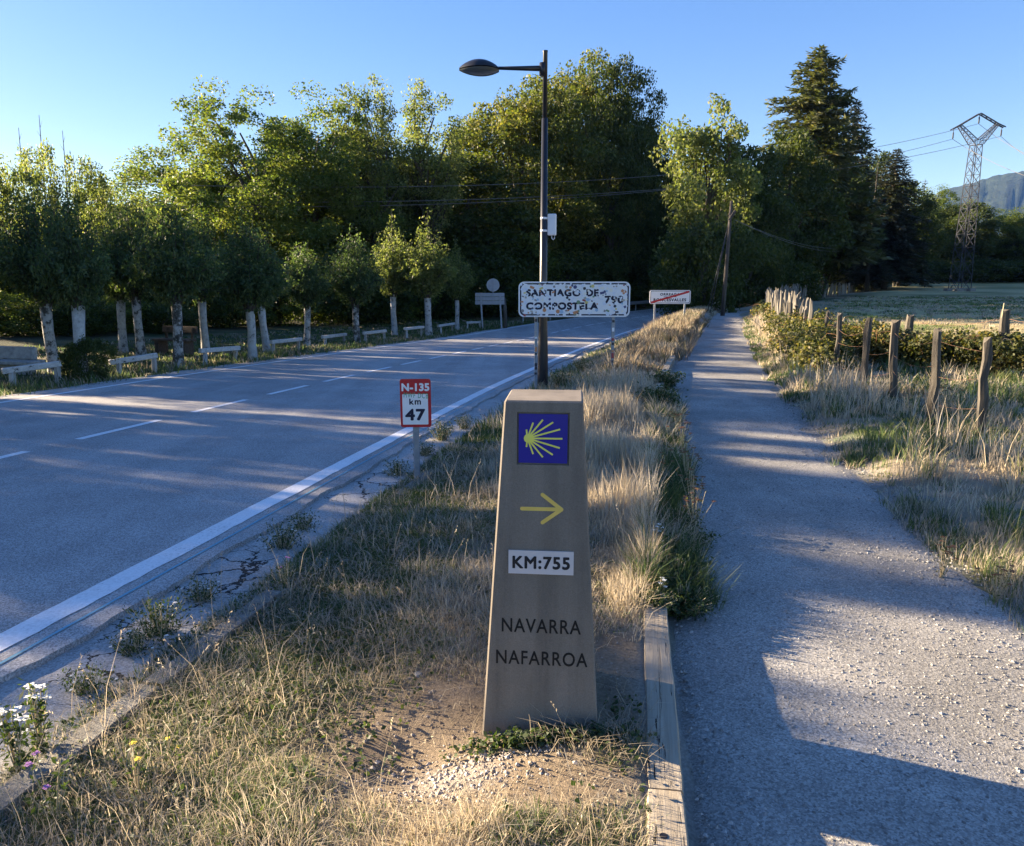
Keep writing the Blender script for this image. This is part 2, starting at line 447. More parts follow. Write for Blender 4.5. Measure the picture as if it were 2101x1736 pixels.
M['beam_wood'] = wood_mat('beam_wood', (.27, .225, .16), (.44, .385, .295), axis=1, scale=16, cw=.36, cwid=.014)
M['post_wood'] = wood_mat('post_wood', (.035, .030, .025), (.15, .135, .112), axis=2, scale=16, cw=.42)
M['stake_wood'] = wood_mat('stake_wood', (.11, .10, .082), (.27, .25, .215), axis=2, scale=10)
M['pole_wood'] = wood_mat('pole_wood', (.03, .026, .024), (.13, .115, .10), axis=2, scale=5)
M['bench_dark'] = wood_mat('bench_wood', (.05, .038, .03), (.13, .10, .08), axis=0, scale=8)
M['bench_stone'] = pmat('bench_stone', (.20, .20, .19), (.46, .45, .42), scale=9, rough=.95, bump=.6)
M['rust'] = pmat('rusty_wire', (.12, .06, .035), (.22, .12, .07), scale=30, rough=.8)
M['steel_dark'] = pmat('pylon_steel', (.028, .031, .042), (.055, .058, .070), scale=3, rough=.7, metallic=.1)
M['bark_dark'] = pmat('bark_dark', (.035, .03, .024), (.09, .08, .065), scale=7, rough=.95, bump=.6, stretch=(1, 1, .3))
M['wood_grey'] = pmat('twig_grey', (.14, .12, .10), (.24, .22, .19), scale=6, rough=.9)
def whitewash():
    m, nt, b = base_mat('whitewashed_bark')
    tc = nd(nt, 'ShaderNodeTexCoord')
    n = nd(nt, 'ShaderNodeTexNoise', Scale=5.5, Detail=8.0, Roughness=.72); nt.links.new(tc.outputs['Object'], n.inputs['Vector'])
    oi = nd(nt, 'ShaderNodeObjectInfo')
    mr = nd(nt, 'ShaderNodeMapRange'); mr.inputs[3].default_value = -.08; mr.inputs[4].default_value = .10
    nt.links.new(oi.outputs['Random'], mr.inputs[0])
    ad = nd(nt, 'ShaderNodeMath', operation='ADD'); nt.links.new(n.outputs['Fac'], ad.inputs[0]); nt.links.new(mr.outputs[0], ad.inputs[1])
    r = ramp(nt, [(.36, (.030, .030, .024)), (.44, (.09, .09, .08)), (.48, (.30, .30, .285)), (.75, (.50, .50, .48))])
    nt.links.new(ad.outputs[0], r.inputs[0]); nt.links.new(r.outputs[0], b.inputs['Base Color'])
    n2 = nd(nt, 'ShaderNodeTexNoise', Scale=16.0, Detail=8.0); nt.links.new(tc.outputs['Object'], n2.inputs['Vector'])
    bp = nd(nt, 'ShaderNodeBump', Strength=.6, Distance=.03); nt.links.new(n2.outputs['Fac'], bp.inputs['Height']); nt.links.new(bp.outputs[0], b.inputs['Normal'])
    b.inputs['Roughness'].default_value = .9
    return m
M['whitewash'] = whitewash()
M['grass'] = vcol_mat('grass_blades', .7, trans=.45)
M['pebble'] = vcol_mat('pebbles', .9, fine=.15, fscale=200)
M['hill'] = pmat('hill_forest', (.010, .022, .012), (.040, .060, .026), scale=.02, rough=1.0, bump=1.0, bscale=.03, bdist=30, detail=10)
# foliage by species
M['leaf_beech'] = leaf_mat('leaf_beech', [(0, (.036, .052, .012)), (.5, (.092, .112, .028)), (.8, (.15, .150, .038)), (1, (.20, .165, .045))], .42, (.95, 1, .45))
M['leaf_maple'] = leaf_mat('leaf_maple', [(0, (.038, .070, .018)), (.55, (.110, .145, .034)), (1, (.22, .225, .065))], .46, (.95, 1, .45))
M['leaf_ash'] = leaf_mat('leaf_ash', [(0, (.055, .085, .030)), (.6, (.14, .165, .055)), (1, (.26, .26, .11))], .48, (.95, 1, .5))
M['leaf_pollard'] = leaf_mat('leaf_pollard', [(0, (.026, .050, .028)), (.6, (.070, .108, .052)), (1, (.16, .19, .08))], .48, (.95, 1, .40))
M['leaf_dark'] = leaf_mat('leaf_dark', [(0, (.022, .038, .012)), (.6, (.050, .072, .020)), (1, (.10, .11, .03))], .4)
M['needle'] = leaf_mat('needles', [(0, (.026, .042, .022)), (.6, (.085, .100, .048)), (1, (.17, .16, .080))], .3)
M['needle_dark'] = leaf_mat('needles_dark', [(0, (.014, .022, .016)), (.6, (.030, .040, .024)), (1, (.075, .062, .035))], .15)
M['leaf_bramble'] = leaf_mat('leaf_bramble', [(0, (.022, .032, .012)), (.4, (.062, .075, .026)), (.75, (.15, .14, .055)), (.9, (.24, .19, .09)), (1, (.24, .12, .06))], .35)
M['leaf_weed'] = leaf_mat('leaf_weed', [(0, (.022, .042, .018)), (.6, (.050, .080, .032)), (1, (.11, .13, .055))], .35)
M['petal_white'] = pmat('petal_white', (.75, .75, .70), rough=.8)
M['petal_pink'] = pmat('petal_pink', (.45, .18, .45), rough=.8)
M['petal_yellow'] = pmat('petal_yellow', (.75, .55, .05), rough=.8)
M['seed_brown'] = pmat('seed_brown', (.16, .07, .03), (.26, .13, .06), scale=30, rough=.9)
M['straw'] = pmat('straw', (.42, .34, .20), (.52, .44, .28), scale=10, rough=.8)

# ------------------------------------------------------------------ lie of the land
PHI = .18
DX, DY = math.sin(PHI), math.cos(PHI)         # road direction
NX, NY = math.cos(PHI), -math.sin(PHI)        # to the right of it
_sg = np.arange(-60, 160.01, .5)
_lc = np.interp(_sg, [-60, 0, 14, 20, 26, 30, 36, 40, 45, 50, 56, 66, 80, 160], [-6.9, -6.4, -6.38, -6.1, -5.8, -5.55, -5.05, -4.5, -3.4, -1.9, 0, 3.6, 9.0, 42])
_k = np.exp(-.5 * (np.arange(-12, 13) * .5 / 2.2) ** 2); _k /= _k.sum()
_lc = np.convolve(np.pad(_lc, 12, mode='edge'), _k, 'valid')
_lc[:12] = np.linspace(-6.9, _lc[12], 12)
_ls = np.gradient(_lc, _sg)
def road_z(S):
    S = np.asarray(S, float)
    z = CAM_Z - 1.57 - .032 * np.minimum(S, 30)
    u = np.clip(S - 30, 0, 12)
    z = z - .032 * u + (.037 / 12) * u * u / 2 + .005 * np.maximum(S - 42, 0)
    return z
def road_xy(S, L):
    S = np.asarray(S, float); c = np.interp(S, _sg, _lc); s = np.interp(S, _sg, _ls); q = np.sqrt(1 + s * s)
    a = S - L * s / q; b = c + L / q
    return DX * a + NX * b, DY * a + NY * b
def road_sl(x, y):
    a = x * DX + y * DY; b = x * NX + y * NY
    s = np.interp(a, _sg, _ls)
    return a, (b - np.interp(a, _sg, _lc)) / np.sqrt(1 + s * s)
_px, _py = road_xy(np.arange(-20, 110, .5), 4.32)
def verge_x(y): return np.interp(y, _py, _px)
PY = [-20, 0, 1.8, 3.6, 7, 11, 15, 24, 35, 40, 50, 60, 80, 110]
PXL = [-3.1, .22, .50, .80, 1.45, 2.27, 3.32, 5.95, 9.25, 10.9, 15.3, 20.5, 31, 47]
PXR = [-1.1, 2.22, 2.48, 2.72, 3.20, 4.10, 5.20, 7.75, 10.95, 12.6, 17.0, 22.2, 33, 49]
def path_l(y): return np.interp(y, PY, PXL)
def path_r(y): return np.interp(y, PY, PXR)
def path_z(y): return np.interp(y, [-20, 0, 34, 39, 60, 100], [.0, 0, .0, -.02, -.7, -.9])
def fence_x(y): return np.interp(y, [-20, 0, 4, 7.6, 11, 14, 20, 34, 57, 100, 140], [1.6, 4.6, 4.8, 5.0, 5.7, 6.3, 8.0, 12.0, 22.5, 47, 70])
def H(x, y):
    x = np.asarray(x, float); y = np.asarray(y, float)
    S, L = road_sl(x, y)
    zr = road_z(np.clip(S, -20, 110))
    xs = verge_x(y); xl = path_l(y); xr = path_r(y); zp = path_z(y)
    lump = fbm(x * 1.7, y * 1.7, 3) - .5
    left = zr - .10 + .05 * sstep(-4.1, -4.6, L) + .45 * sstep(-6, -16, L) + .10 * lump * sstep(-4.5, -6, L)
    t = (x - xs) / np.maximum(xl - xs, .3)
    zc = np.interp(y, [0, 3, 5, 8, 12, 16, 22, 30, 40, 50], [.11, .13, .12, .08, .05, .10, .25, .32, .2, -.2])
    verge = lerp(zr - .04, zc, sstep(0, .8, t)) + .11 * lump * np.clip(np.sin(np.pi * np.clip(t, 0, 1)), 0, 1)
    # worn ground at the milestone
    verge = verge + .026 * np.exp(-(((x - .13) / .22) ** 2 + ((y - 2.22) / .10) ** 2)) - .05 * np.exp(-(((x + .28) / .22) ** 2 + ((y - 2.25) / .22) ** 2))
    z = np.where(t < 0, np.where(L < 0, left, zr - .10), verge)
    z = np.where((t < .0) & (L > 4.25), zr - .04, z)
    e = sstep(-.10, .02, x - xl)
    z = np.where(x > xl - .10, lerp(verge, zp - .015, e), z)
    fld = np.where(y > 20, 1.6 * (np.clip(y - 20, 0, 110) / 100.0) ** 3 + .05 * np.clip(y - 130, 0, 400), 0) + .03
    zright = zp * 0 + .08 + .09 * lump - .03 * sstep(0, 2.0, x - fence_x(y))
    zright = lerp(zright, fld + .05 * lump, sstep(.5, 3.0, x - fence_x(y)))
    e2 = sstep(-.02, .45, x - xr)
    z = np.where(x > xr - .02, lerp(zp - .015, zright, e2), z)
    return z
def h1(x, y): return float(H(np.array([x]), np.array([y]))[0])
CP, SP = math.cos(PITCH), math.sin(PITCH)
def ray(u, v):
    a = (CV - v) / FPX; b = (u - CU) / FPX
    return b, CP + a * SP, -SP + a * CP
def ground(u, v, far=150):
    """where the line of sight through a measured image point meets the land"""
    r = ray(u, v)
    ts = np.geomspace(1.2, far, 6000)
    e = CAM_Z + ts * r[2] - H(ts * r[0], ts * r[1])
    i = int(np.argmax(e < 0)) if (e < 0).any() else len(ts) - 1
    t = ts[i]
    return float(t * r[0]), float(t * r[1])
def at(u, v, Y):
    """the point at distance Y ahead that shows at a measured image point"""
    r = ray(u, v); t = Y / r[1]
    return Vector((t * r[0], Y, CAM_Z + t * r[2]))

def spaced(fine0, fine1, step, lo, hi, g):
    mid = list(np.arange(fine0, fine1, step)); up = []; s = step; x = mid[-1]
    while x < hi: s *= g; x += s; up.append(x)
    dn = []; s = step; x = mid[0]
    while x > lo: s *= g; x -= s; dn.append(x)
    return np.array(dn[::-1] + mid + up)
gx = np.clip(spaced(-3.4, 5.6, .07, -1200, 4400, 1.10), -1200, 4400)
gy = np.clip(spaced(1.0, 9.0, .07, -500, 4000, 1.06), -500, 4000)
GX, GY = np.meshgrid(gx, gy)
GZ = H(np.clip(GX, -400, 400), np.clip(GY, -60, 500))
def verge_masks(x, y):
    """dirt patch and green share of the verge between road and path"""
    dirt = np.exp(-(((x + .24) / .46) ** 2 + ((y - 2.40) / .40) ** 2) * 1.0)
    dirt = np.maximum(dirt, np.exp(-(((x - .22) / .40) ** 2 + ((y - 2.08) / .13) ** 2)))
    dirt = np.maximum(dirt, np.exp(-(((x - .45) / .15) ** 2 + ((y - 2.75) / .5) ** 2)) * .9)
    dirt = np.clip(dirt * 2.2 - .35 + (fbm(x * 5, y * 5, 3) - .5) * .9, 0, 1)
    xs = verge_x(y); t = (x - xs) / np.maximum(path_l(y) - xs, .3)
    green = sstep(.52, .14, t + (fbm(x * 1.4 + 9, y * 1.4, 3) - .5) * .7)
    green = np.maximum(green, sstep(.9, 1.02, t + (fbm(x * 2 + 3, y * 2, 2) - .5) * .25) * sstep(2.9, 3.5, y) * sstep(9.0, 5.0, y))
    green = np.maximum(green, sstep(.60, .72, fbm(x * 2.2 + 31, y * 2.2 + 4, 3)) * .8)
    return dirt, green, t
def ground_colour(x, y):
    S, L = road_sl(x, y)
    n = fbm(x * .8, y * .8, 4); nf = fbm(x * 6, y * 6, 3)
    soil = np.array([.220, .172, .118]); thatch = np.array([.30, .245, .165]); grn = np.array([.085, .105, .045])
    dirt, green, t = verge_masks(x, y)
    c = thatch[None] * (0.75 + .5 * nf[:, None])
    c = lerp(c, grn[None] * (.7 + .6 * nf[:, None]), (green * .8)[:, None])
    c = lerp(c, soil[None] * (.7 + .6 * nf[:, None]), dirt[:, None])
    pale = np.clip(np.exp(-(((x + .20) / .18) ** 2 + ((y - 2.16) / .10) ** 2)) * 2.0 - .5 + (nf - .5) * .8, 0, 1)
    c = lerp(c, np.array([.36, .315, .26])[None] * (.75 + .5 * nf[:, None]), pale[:, None])
    # right of the path: mixed grass, then the hay field
    rgt = lerp(grn[None], thatch[None], sstep(.35, .6, n)[:, None])
    c = np.where((x > path_r(y))[:, None], rgt, c)
    gv = np.maximum(np.exp(-((x - path_r(y)) / .22) ** 2), np.exp(-((x - path_l(y)) / .12) ** 2)) * sstep(.30, .60, nf + .1)
    c = lerp(c, np.array([.25, .24, .215])[None] * (.7 + .6 * nf[:, None]), gv[:, None])
    fm = sstep(1.0, 3.5, x - fence_x(y))
    st = fbm(x * .25, y * 1.1, 3)
    fieldc = lerp(np.array([.15, .155, .055])[None], np.array([.42, .35, .17])[None], sstep(.3, .62, st * .6 + nf * .4)[:, None])
    c = lerp(c, fieldc, (fm * (x > path_r(y)))[:, None])
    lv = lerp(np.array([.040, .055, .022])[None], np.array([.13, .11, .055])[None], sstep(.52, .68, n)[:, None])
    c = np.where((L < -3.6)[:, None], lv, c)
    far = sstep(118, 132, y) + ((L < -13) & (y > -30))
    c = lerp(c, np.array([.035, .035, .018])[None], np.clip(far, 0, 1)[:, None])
    return c
ni, nj = len(gy), len(gx)
idx = np.arange(ni * nj).reshape(ni, nj)
quads = np.stack([idx[:-1, :-1], idx[:-1, 1:], idx[1:, 1:], idx[1:, :-1]], -1).reshape(-1, 4)
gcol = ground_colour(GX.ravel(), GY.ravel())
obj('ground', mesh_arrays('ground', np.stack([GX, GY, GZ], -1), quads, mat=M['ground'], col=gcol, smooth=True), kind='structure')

def strip(S, Ls, zoff, skirt=0.0):
    """sheet along the road; Ls is a list of offsets (numbers or arrays over S)"""
    S = np.asarray(S, float); rows = []
    for L in Ls:
        x, y = road_xy(S, np.broadcast_to(L, S.shape)); rows.append(np.stack([x, y, road_z(S) + zoff], -1))
    if skirt:
        r = rows[-1].copy(); r[:, 2] -= skirt; rows.append(r)
        r = rows[0].copy(); r[:, 2] -= skirt; rows.insert(0, r)
    V = np.stack(rows, 1); n, m = V.shape[:2]
    i = np.arange(n * m).reshape(n, m)
    q = np.stack([i[:-1, :-1], i[:-1, 1:], i[1:, 1:], i[1:, :-1]], -1).reshape(-1, 4)
    return V, q
SR = np.concatenate([np.arange(-20, 0, .5), np.arange(0, 14, .05), np.arange(14, 95, .5)])
edge = 3.80 + .06 * (fbm(SR * 2.2, SR * 0, 4) - .5) * 2 + .02 * (rng.random(len(SR)) - .5)
V, q = strip(SR, [-3.85, -1.9, 0, 1.9, 3.4, edge], 0, .06)
road = obj('road', mesh_arrays('road', V, q, mat=M['asphalt']), kind='structure')
S2 = np.concatenate([np.arange(-20, 0, .5), np.arange(0, 20, .1), np.arange(20, 60, .5)])
V, q = strip(S2, [3.70, 4.0, 4.48 + .10 * (fbm(S2 * 1.5, S2 * 0 + 3, 3) - .5)], -.03, .05)
obj('road_shoulder', mesh_arrays('road_shoulder', V, q, mat=M['old_asphalt']), kind='structure')
S3 = np.arange(-20, 40, .25)
V, q = strip(S3, [-4.32 + .35 * (fbm(S3 * .8, S3 * 0 + 7, 3) - .5), -4.0, -3.78], -.02, .05)
obj('road_shoulder', mesh_arrays('road_shoulder', V, q, mat=M['old_asphalt']), kind='structure')
S4 = np.concatenate([np.arange(-20, 0, .5), np.arange(0, 16, .1), np.arange(16, 90, .5)])
w = .012 * (rng.random(len(S4)) - .5)
V, q = strip(S4, [3.415 + w * .4, 3.575 + w], .004); obj('edge_line', mesh_arrays('edge_line', V, q, mat=M['paint_white']), road)
V, q = strip(S4, [-3.56, -3.44], .004); obj('edge_line', mesh_arrays('edge_line', V, q, mat=M['paint_white']), road)
V, q = strip(S4[S4 < 34], [3.657, 3.676], .004); obj('blue_setting_out_line', mesh_arrays('blue_line', V, q, mat=M['paint_blue']), road)
for k in range(-6, 30):
    s0 = 7.2 + 2.17 * k
    V, q = strip(np.linspace(s0, s0 + 1.45, 5), [-.055, .055], .004)
    obj('lane_dash', mesh_arrays('lane_dash', V, q, mat=M['paint_white']), road)

# gravel path
py_ = np.concatenate([np.arange(-20, 0, .5), np.arange(0, 16, .1), np.arange(16, 80, .5)])
tt = np.linspace(0, 1, 15)
xl_ = path_l(py_) - .02 + .05 * (fbm(py_ * 1.7, py_ * 0, 3) - .5); xr_ = path_r(py_) + .02 + .22 * (fbm(py_ * 1.3, py_ * 0 + 9, 4) - .5) * 2
PXg = xl_[:, None] * (1 - tt) + xr_[:, None] * tt; PYg = np.repeat(py_[:, None], 15, 1)
PZg = path_z(PYg) + .016 * (fbm(PXg * 2.2, PYg * 2.2, 3) - .5) + .012 * np.sin(np.pi * tt)[None] - .03 * ((tt == 0) | (tt == 1))[None]
i = np.arange(PXg.size).reshape(PXg.shape)
q = np.stack([i[:-1, :-1], i[:-1, 1:], i[1:, 1:], i[1:, :-1]], -1).reshape(-1, 4)
obj('path', mesh_arrays('path', np.stack([PXg, PYg, PZg], -1), q, mat=M['gravel_path'], smooth=True), kind='structure')

# buried concrete kerb between the shoulder and the grass
for k, (s0, s1) in enumerate([(.4, 1.42), (1.44, 2.46), (2.48, 3.5), (5.6, 6.5)]):
    V, q = strip(np.linspace(s0, s1, 8), [4.36, 4.375, 4.47, 4.485], 0)
    V[:, 1:3, 2] += -.004 + .01 * rng.random(8)[:, None]; V[:, 0, 2] -= .1; V[:, 3, 2] -= .1
    kb = obj('kerb_stone', mesh_arrays('kerb_stone', V, q, mat=M['concrete_kerb']))
    tag(kb, ('broken kerb stone at the foot of white yarrow', 'weedy kerb stone flanked by two others', 'kerb stone with exposed end next to bare verge', 'lone kerb stone by the kilometre sign')[k], 'kerb', 'buried kerb stones')

# hills far beyond the field
def hill_mesh():
    us = np.linspace(1700, 2700, 150); Y = 2600.0
    prof = np.interp(us, [1700, 1850, 1930, 1990, 2040, 2101, 2200, 2350, 2600, 2700], [530, 470, 392, 378, 362, 352, 345, 360, 420, 520])
    rows = []
    for dj, hgt in ((-900, 0), (-650, .28), (-400, .55), (-180, .82), (0, 1.0), (400, .9), (900, .3), (1200, -.05)):
        tops = [at(float(u_), float(p_), Y) for u_, p_ in zip(us, prof)]
        x = np.array([p_.x for p_ in tops]) * (Y + dj) / Y
        z = np.array([p_.z for p_ in tops]) * hgt
        nz = (fbm(us * .02 + dj * .01, us * 0 + dj * .004, 4) - .5) * 90 * (.3 + hgt * .4)
        rows.append(np.stack([x, np.full_like(x, Y + dj), z + nz * (0 < hgt < 1) + 4 * (rng.random(len(us)) - .5) + 2], -1))
    V = np.stack(rows); n, m = V.shape[:2]; i = np.arange(n * m).reshape(n, m)
    return mesh_arrays('hills', V, np.stack([i[:-1, :-1], i[:-1, 1:], i[1:, 1:], i[1:, :-1]], -1).reshape(-1, 4), mat=M['hill'], smooth=True)
obj('hills', hill_mesh(), kind='structure')

# ------------------------------------------------------------------ milestone
def bar(mb, p0, p1, w, h, up=Vector((0, 0, 1)), bevel=0.0):
    p0 = Vector(p0); p1 = Vector(p1); d = p1 - p0; Ln = d.length; d.normalize()
    s = d.cross(up); s = s.normalized() if s.length > 1e-4 else Vector((1, 0, 0))
    u = s.cross(d)
    R = Matrix((d, s, u)).transposed()
    return mb.box((p0 + p1) / 2, (Ln, w, h), R, bevel=bevel)

PC = Vector((.118, 2.569, -.05)); PH = 1.35; PW0, PW1 = .436 / 2, .267 / 2; PR = math.radians(-5)
ms = empty('milestone', PC, PR, 'tapered concrete pilgrim milestone with blue shell tile and yellow arrow', 'milestone')
fup = Vector((0, PW0 - PW1, PH)).normalized(); fen = Vector((1, 0, 0)).cross(fup)
FM = Matrix((( 1, fup.x, fen.x, 0), (0, fup.y, fen.y, -PW0), (0, fup.z, fen.z, 0), (0, 0, 0, 1)))
def face_uv(u, v):
    W = Matrix.Translation(PC) @ Matrix.Rotation(PR, 4, 'Z') @ FM
    Wi = W.inverted()
    o = Wi @ Vector((0, 0, CAM_Z)); d = Wi.to_3x3() @ Vector(ray(u, v))
    t = -o.z / d.z
    p = o + d * t
    return p.x, p.y
def milestone_body():
    mb = MB(); b = .006; V = []; F = []
    for z, w, ins in ((0, PW0, 0), (PH - b, lerp(PW0, PW1, (PH - b) / PH), 0), (PH, PW1, b)):
        w -= ins; bb = b if ins == 0 else .003
        V += [(-w + bb, -w, z), (w - bb, -w, z), (w, -w + bb, z), (w, w - bb, z), (w - bb, w, z), (-w + bb, w, z), (-w, w - bb, z), (-w, -w + bb, z)]
    for r in (0, 1):
        for i in range(8):
            if r == 0 and i == 0: continue
            j = (i + 1) % 8; F.append((r * 8 + i, r * 8 + j, r * 8 + 8 + j, r * 8 + 8 + i))
    F.append(tuple(16 + i for i in range(8)))
    x0, y0 = face_uv(1060, 953); x1, y1 = face_uv(1169, 847)
    cx = (x0 + x1) / 2; hw = (x1 - x0) / 2
    hole = [(cx - hw, y0), (cx + hw, y0), (cx + hw, y1), (cx - hw, y1)]
    n = len(V)
    V += [FM @ Vector((x, y, 0)) for x, y in hole] + [FM @ Vector((x * .985 + cx * .015, y, -.010)) for x, y in hole]
    outer = [0, 1, 9, 8]
    for i in range(4):
        j = (i + 1) % 4
        F.append((outer[i], outer[j], n + j, n + i)); F.append((n + i, n + j, n + 4 + j, n + 4 + i))
    F.append((n + 4, n + 5, n + 6, n + 7))
    mb.add(V, F)
    return mb, (cx, hw, y0, y1)
mb, (tcx, thw, ty0, ty1) = milestone_body()
mb.build('body', M['stone'], ms)
tile = MB().prism([(tcx - thw + .006, ty0 + .006), (tcx + thw - .006, ty0 + .006), (tcx + thw - .006, ty1 - .006), (tcx - thw + .006, ty1 - .006)], -.0098, -.003, FM).build('shell_tile', M['tile_blue'], ms)
def crop3(cx, cy): return face_uv((1400 + cx * .34) / 1.4089, (1110 + cy * .34) / 1.4089)
hub = crop3(366, 463)
for k, (ex, ey) in enumerate([(358, 388), (415, 330), (498, 305), (585, 327), (645, 387), (665, 467), (642, 546), (582, 604), (497, 624), (415, 597), (358, 537)]):
    e = crop3(ex, ey); d = Vector((e[0] - hub[0], e[1] - hub[1])); d.normalize(); nn = Vector((-d.y, d.x)) * .0028
    h0 = Vector(hub) + d * .002
    P = [(h0.x - nn.x, h0.y - nn.y), (e[0] - nn.x, e[1] - nn.y), (e[0] + nn.x, e[1] + nn.y), (h0.x + nn.x, h0.y + nn.y)]
    MB().prism(P, -.0032, -.0018 + .0001 * k, FM).build('shell_ray', M['shell_yellow'], tile)
hubp = [(hub[0] + .012 * math.cos(a) * (1.0 if math.cos(a) < 0 else .9), hub[1] + .014 * math.sin(a)) for a in np.linspace(0, 2 * math.pi, 18, endpoint=False)]
MB().prism(hubp, -.0032, -.0004, FM).build('shell_hub', M['shell_yellow'], tile)
def capsule(p, q, r, n=6):
    p = Vector(p); q = Vector(q); a0 = math.atan2(q.y - p.y, q.x - p.x); P = []
    for c, st in ((q, a0 - math.pi / 2), (p, a0 + math.pi / 2)):
        for i in range(n + 1):
            a = st + math.pi * i / n; P.append((c.x + r * math.cos(a), c.y + r * math.sin(a)))
    return P
ar = MB(); tip = face_uv(1152, 1045.5)
for k, pt in enumerate([face_uv(1071, 1043.5), face_uv(1113, 1015), face_uv(1113, 1072)]):
    ar.prism(capsule(pt, tip, .0066), -.002, .0008 + .0003 * k, FM)
ar.build('arrow', M['arrow_yellow'], ms)
def face_rect(u0, v0, u1, v1):
    a = face_uv((u0 + u1) / 2, v1); b = face_uv((u0 + u1) / 2, v0); l = face_uv(u0, (v0 + v1) / 2); r = face_uv(u1, (v0 + v1) / 2)
    return (l[0] + r[0]) / 2, (a[1] + b[1]) / 2, r[0] - l[0], b[1] - a[1]
x, y, w, h = face_rect(1043.5, 1130, 1177, 1177.5)
plate = MB().prism([(x - w / 2, y - h / 2), (x + w / 2, y - h / 2), (x + w / 2, y + h / 2), (x - w / 2, y + h / 2)], -.001, .005, FM).build('number_plate', M['plate'], ms)
def face_text(body, u0, v0, u1, v1, mat, bold, parent, z=.0, sp=1.0):
    x, y, w, h = face_rect(u0, v0, u1, v1)
    o = bpy.data.objects.new('lettering', text_mesh(body, w, h, mat, bold, .0008, sp))
    o.matrix_local = FM @ Matrix.Translation((x, y, z)); link(o, parent)
face_text('KM:755', 1051.5, 1141, 1169.5, 1167, M['ink'], .045, plate, .005, 1.12)
face_text('NAVARRA', 1029.5, 1270.5, 1192, 1299, M['stone_groove'], .012, ms, 0, 1.12)
face_text('NAFARROA', 1018, 1336.5, 1205.5, 1365, M['stone_groove'], .012, ms, 0, 1.12)

# ------------------------------------------------------------------ signs
def vplane(c, yaw=0.0): return Matrix.Translation(c) @ Matrix.Rotation(yaw, 4, 'Z') @ Matrix.Rotation(math.pi / 2, 4, 'X')
def sign_root(name, loc, label, cat='sign', group=None): return empty(name, loc, 0, label, cat, group)
def child_text(body, parent, c, w, h, mat, bold, z, sp=1.0, depth=.0008, rot=0.0):
    o = bpy.data.objects.new('lettering', text_mesh(body, w, h, mat, bold, depth, sp))
    o.matrix_local = Matrix.Translation((c[0], c[1], z)) @ Matrix.Rotation(rot, 4, 'Z'); return link(o, parent)

# -- road town-distance sign covered in stickers
YS = 13.2
pc = at(1178.3, 614.3, YS); k1 = (at(1293, 614, YS).x - at(1064, 614, YS).x); ph = at(1178, 578, YS).z - at(1178, 650.5, YS).z
xl0, xr0 = at(1100, 700, YS).x, at(1258, 700, YS).x
sg = sign_root('distance_sign', (pc.x, YS, h1(pc.x, YS)), 'wide white distance sign plastered with stickers, reading SANTIAGO DE COMPOSTELA 790')
def rel(v): return Vector(v) - sg.location
pm = MB().prism(rrect(k1, ph, .10, 6), -.02, 0).build('panel', M['sign_white'], sg, matrix=vplane(rel(pc)))
MB().prism(rrect(k1 - .05, ph - .05, .085, 6), 0, .0006).build('border', M['navy'], pm)
MB().prism(rrect(k1 - .10, ph - .10, .07, 6), .0006, .0012).build('field', M['sign_white'], pm)
def crp1(cx, cy):
    u = (1480 + cx / 3.89) / 1.4089; v = (790 + cy / 3.89) / 1.4089
    p = at(u, v, YS) - pc; return p.x, p.z
def crect(f, x0, y0, x1, y1):
    a = f(x0, y0); b = f(x1, y1); return ((a[0] + b[0]) / 2, (a[1] + b[1]) / 2), b[0] - a[0], a[1] - b[1]
for tx, r, sp in (('SANTIAGO', (158, 178, 772, 262), 1.12), ('DE', (836, 178, 975, 262), 1.12), ('COMPOSTELA', (158, 326, 968, 412), 1.12), ('790', (1042, 252, 1255, 340), 1.1)):
    c, w, h = crect(crp1, *r); child_text(tx, pm, c, w, h, M['navy'], .075, .0012, sp)
SC = [((.72, .72, .74), 60), ((.62, .65, .72), 40), ((.02, .02, .03), 15), ((.05, .06, .16), 10), ((.75, .70, .60), 12), ((.30, .05, .05), 7), ((.50, .22, .10), 4), ((.60, .50, .18), 5), ((.16, .24, .13), 5), ((.32, .46, .60), 10), ((.22, .20, .20), 10), ((.40, .36, .30), 8)]
smats = [pmat('sticker_print', c, tuple(min(1, v * 1.25 + .02) for v in c), scale=60, rough=.5, contrast=.8) for c, n in SC]
shapes = {}
for kname, poly in (('disc', [(math.cos(a), math.sin(a)) for a in np.linspace(0, 2 * math.pi, 12, endpoint=False)]), ('square', rrect(1.8, 1.8, .2, 2)), ('wide', rrect(2.6, 1.4, .15, 2)), ('hexa', [(math.cos(a), math.sin(a)) for a in np.linspace(0, 2 * math.pi, 6, endpoint=False)])):
    for mi, mt in enumerate(smats):
        shapes[kname, mi] = MB().prism(poly, 0, 1).mesh('sticker', mt)
rs = random.Random(8); placed = []; pool = [i for i, (c, n) in enumerate(SC) for _ in range(n)]
tries = 0
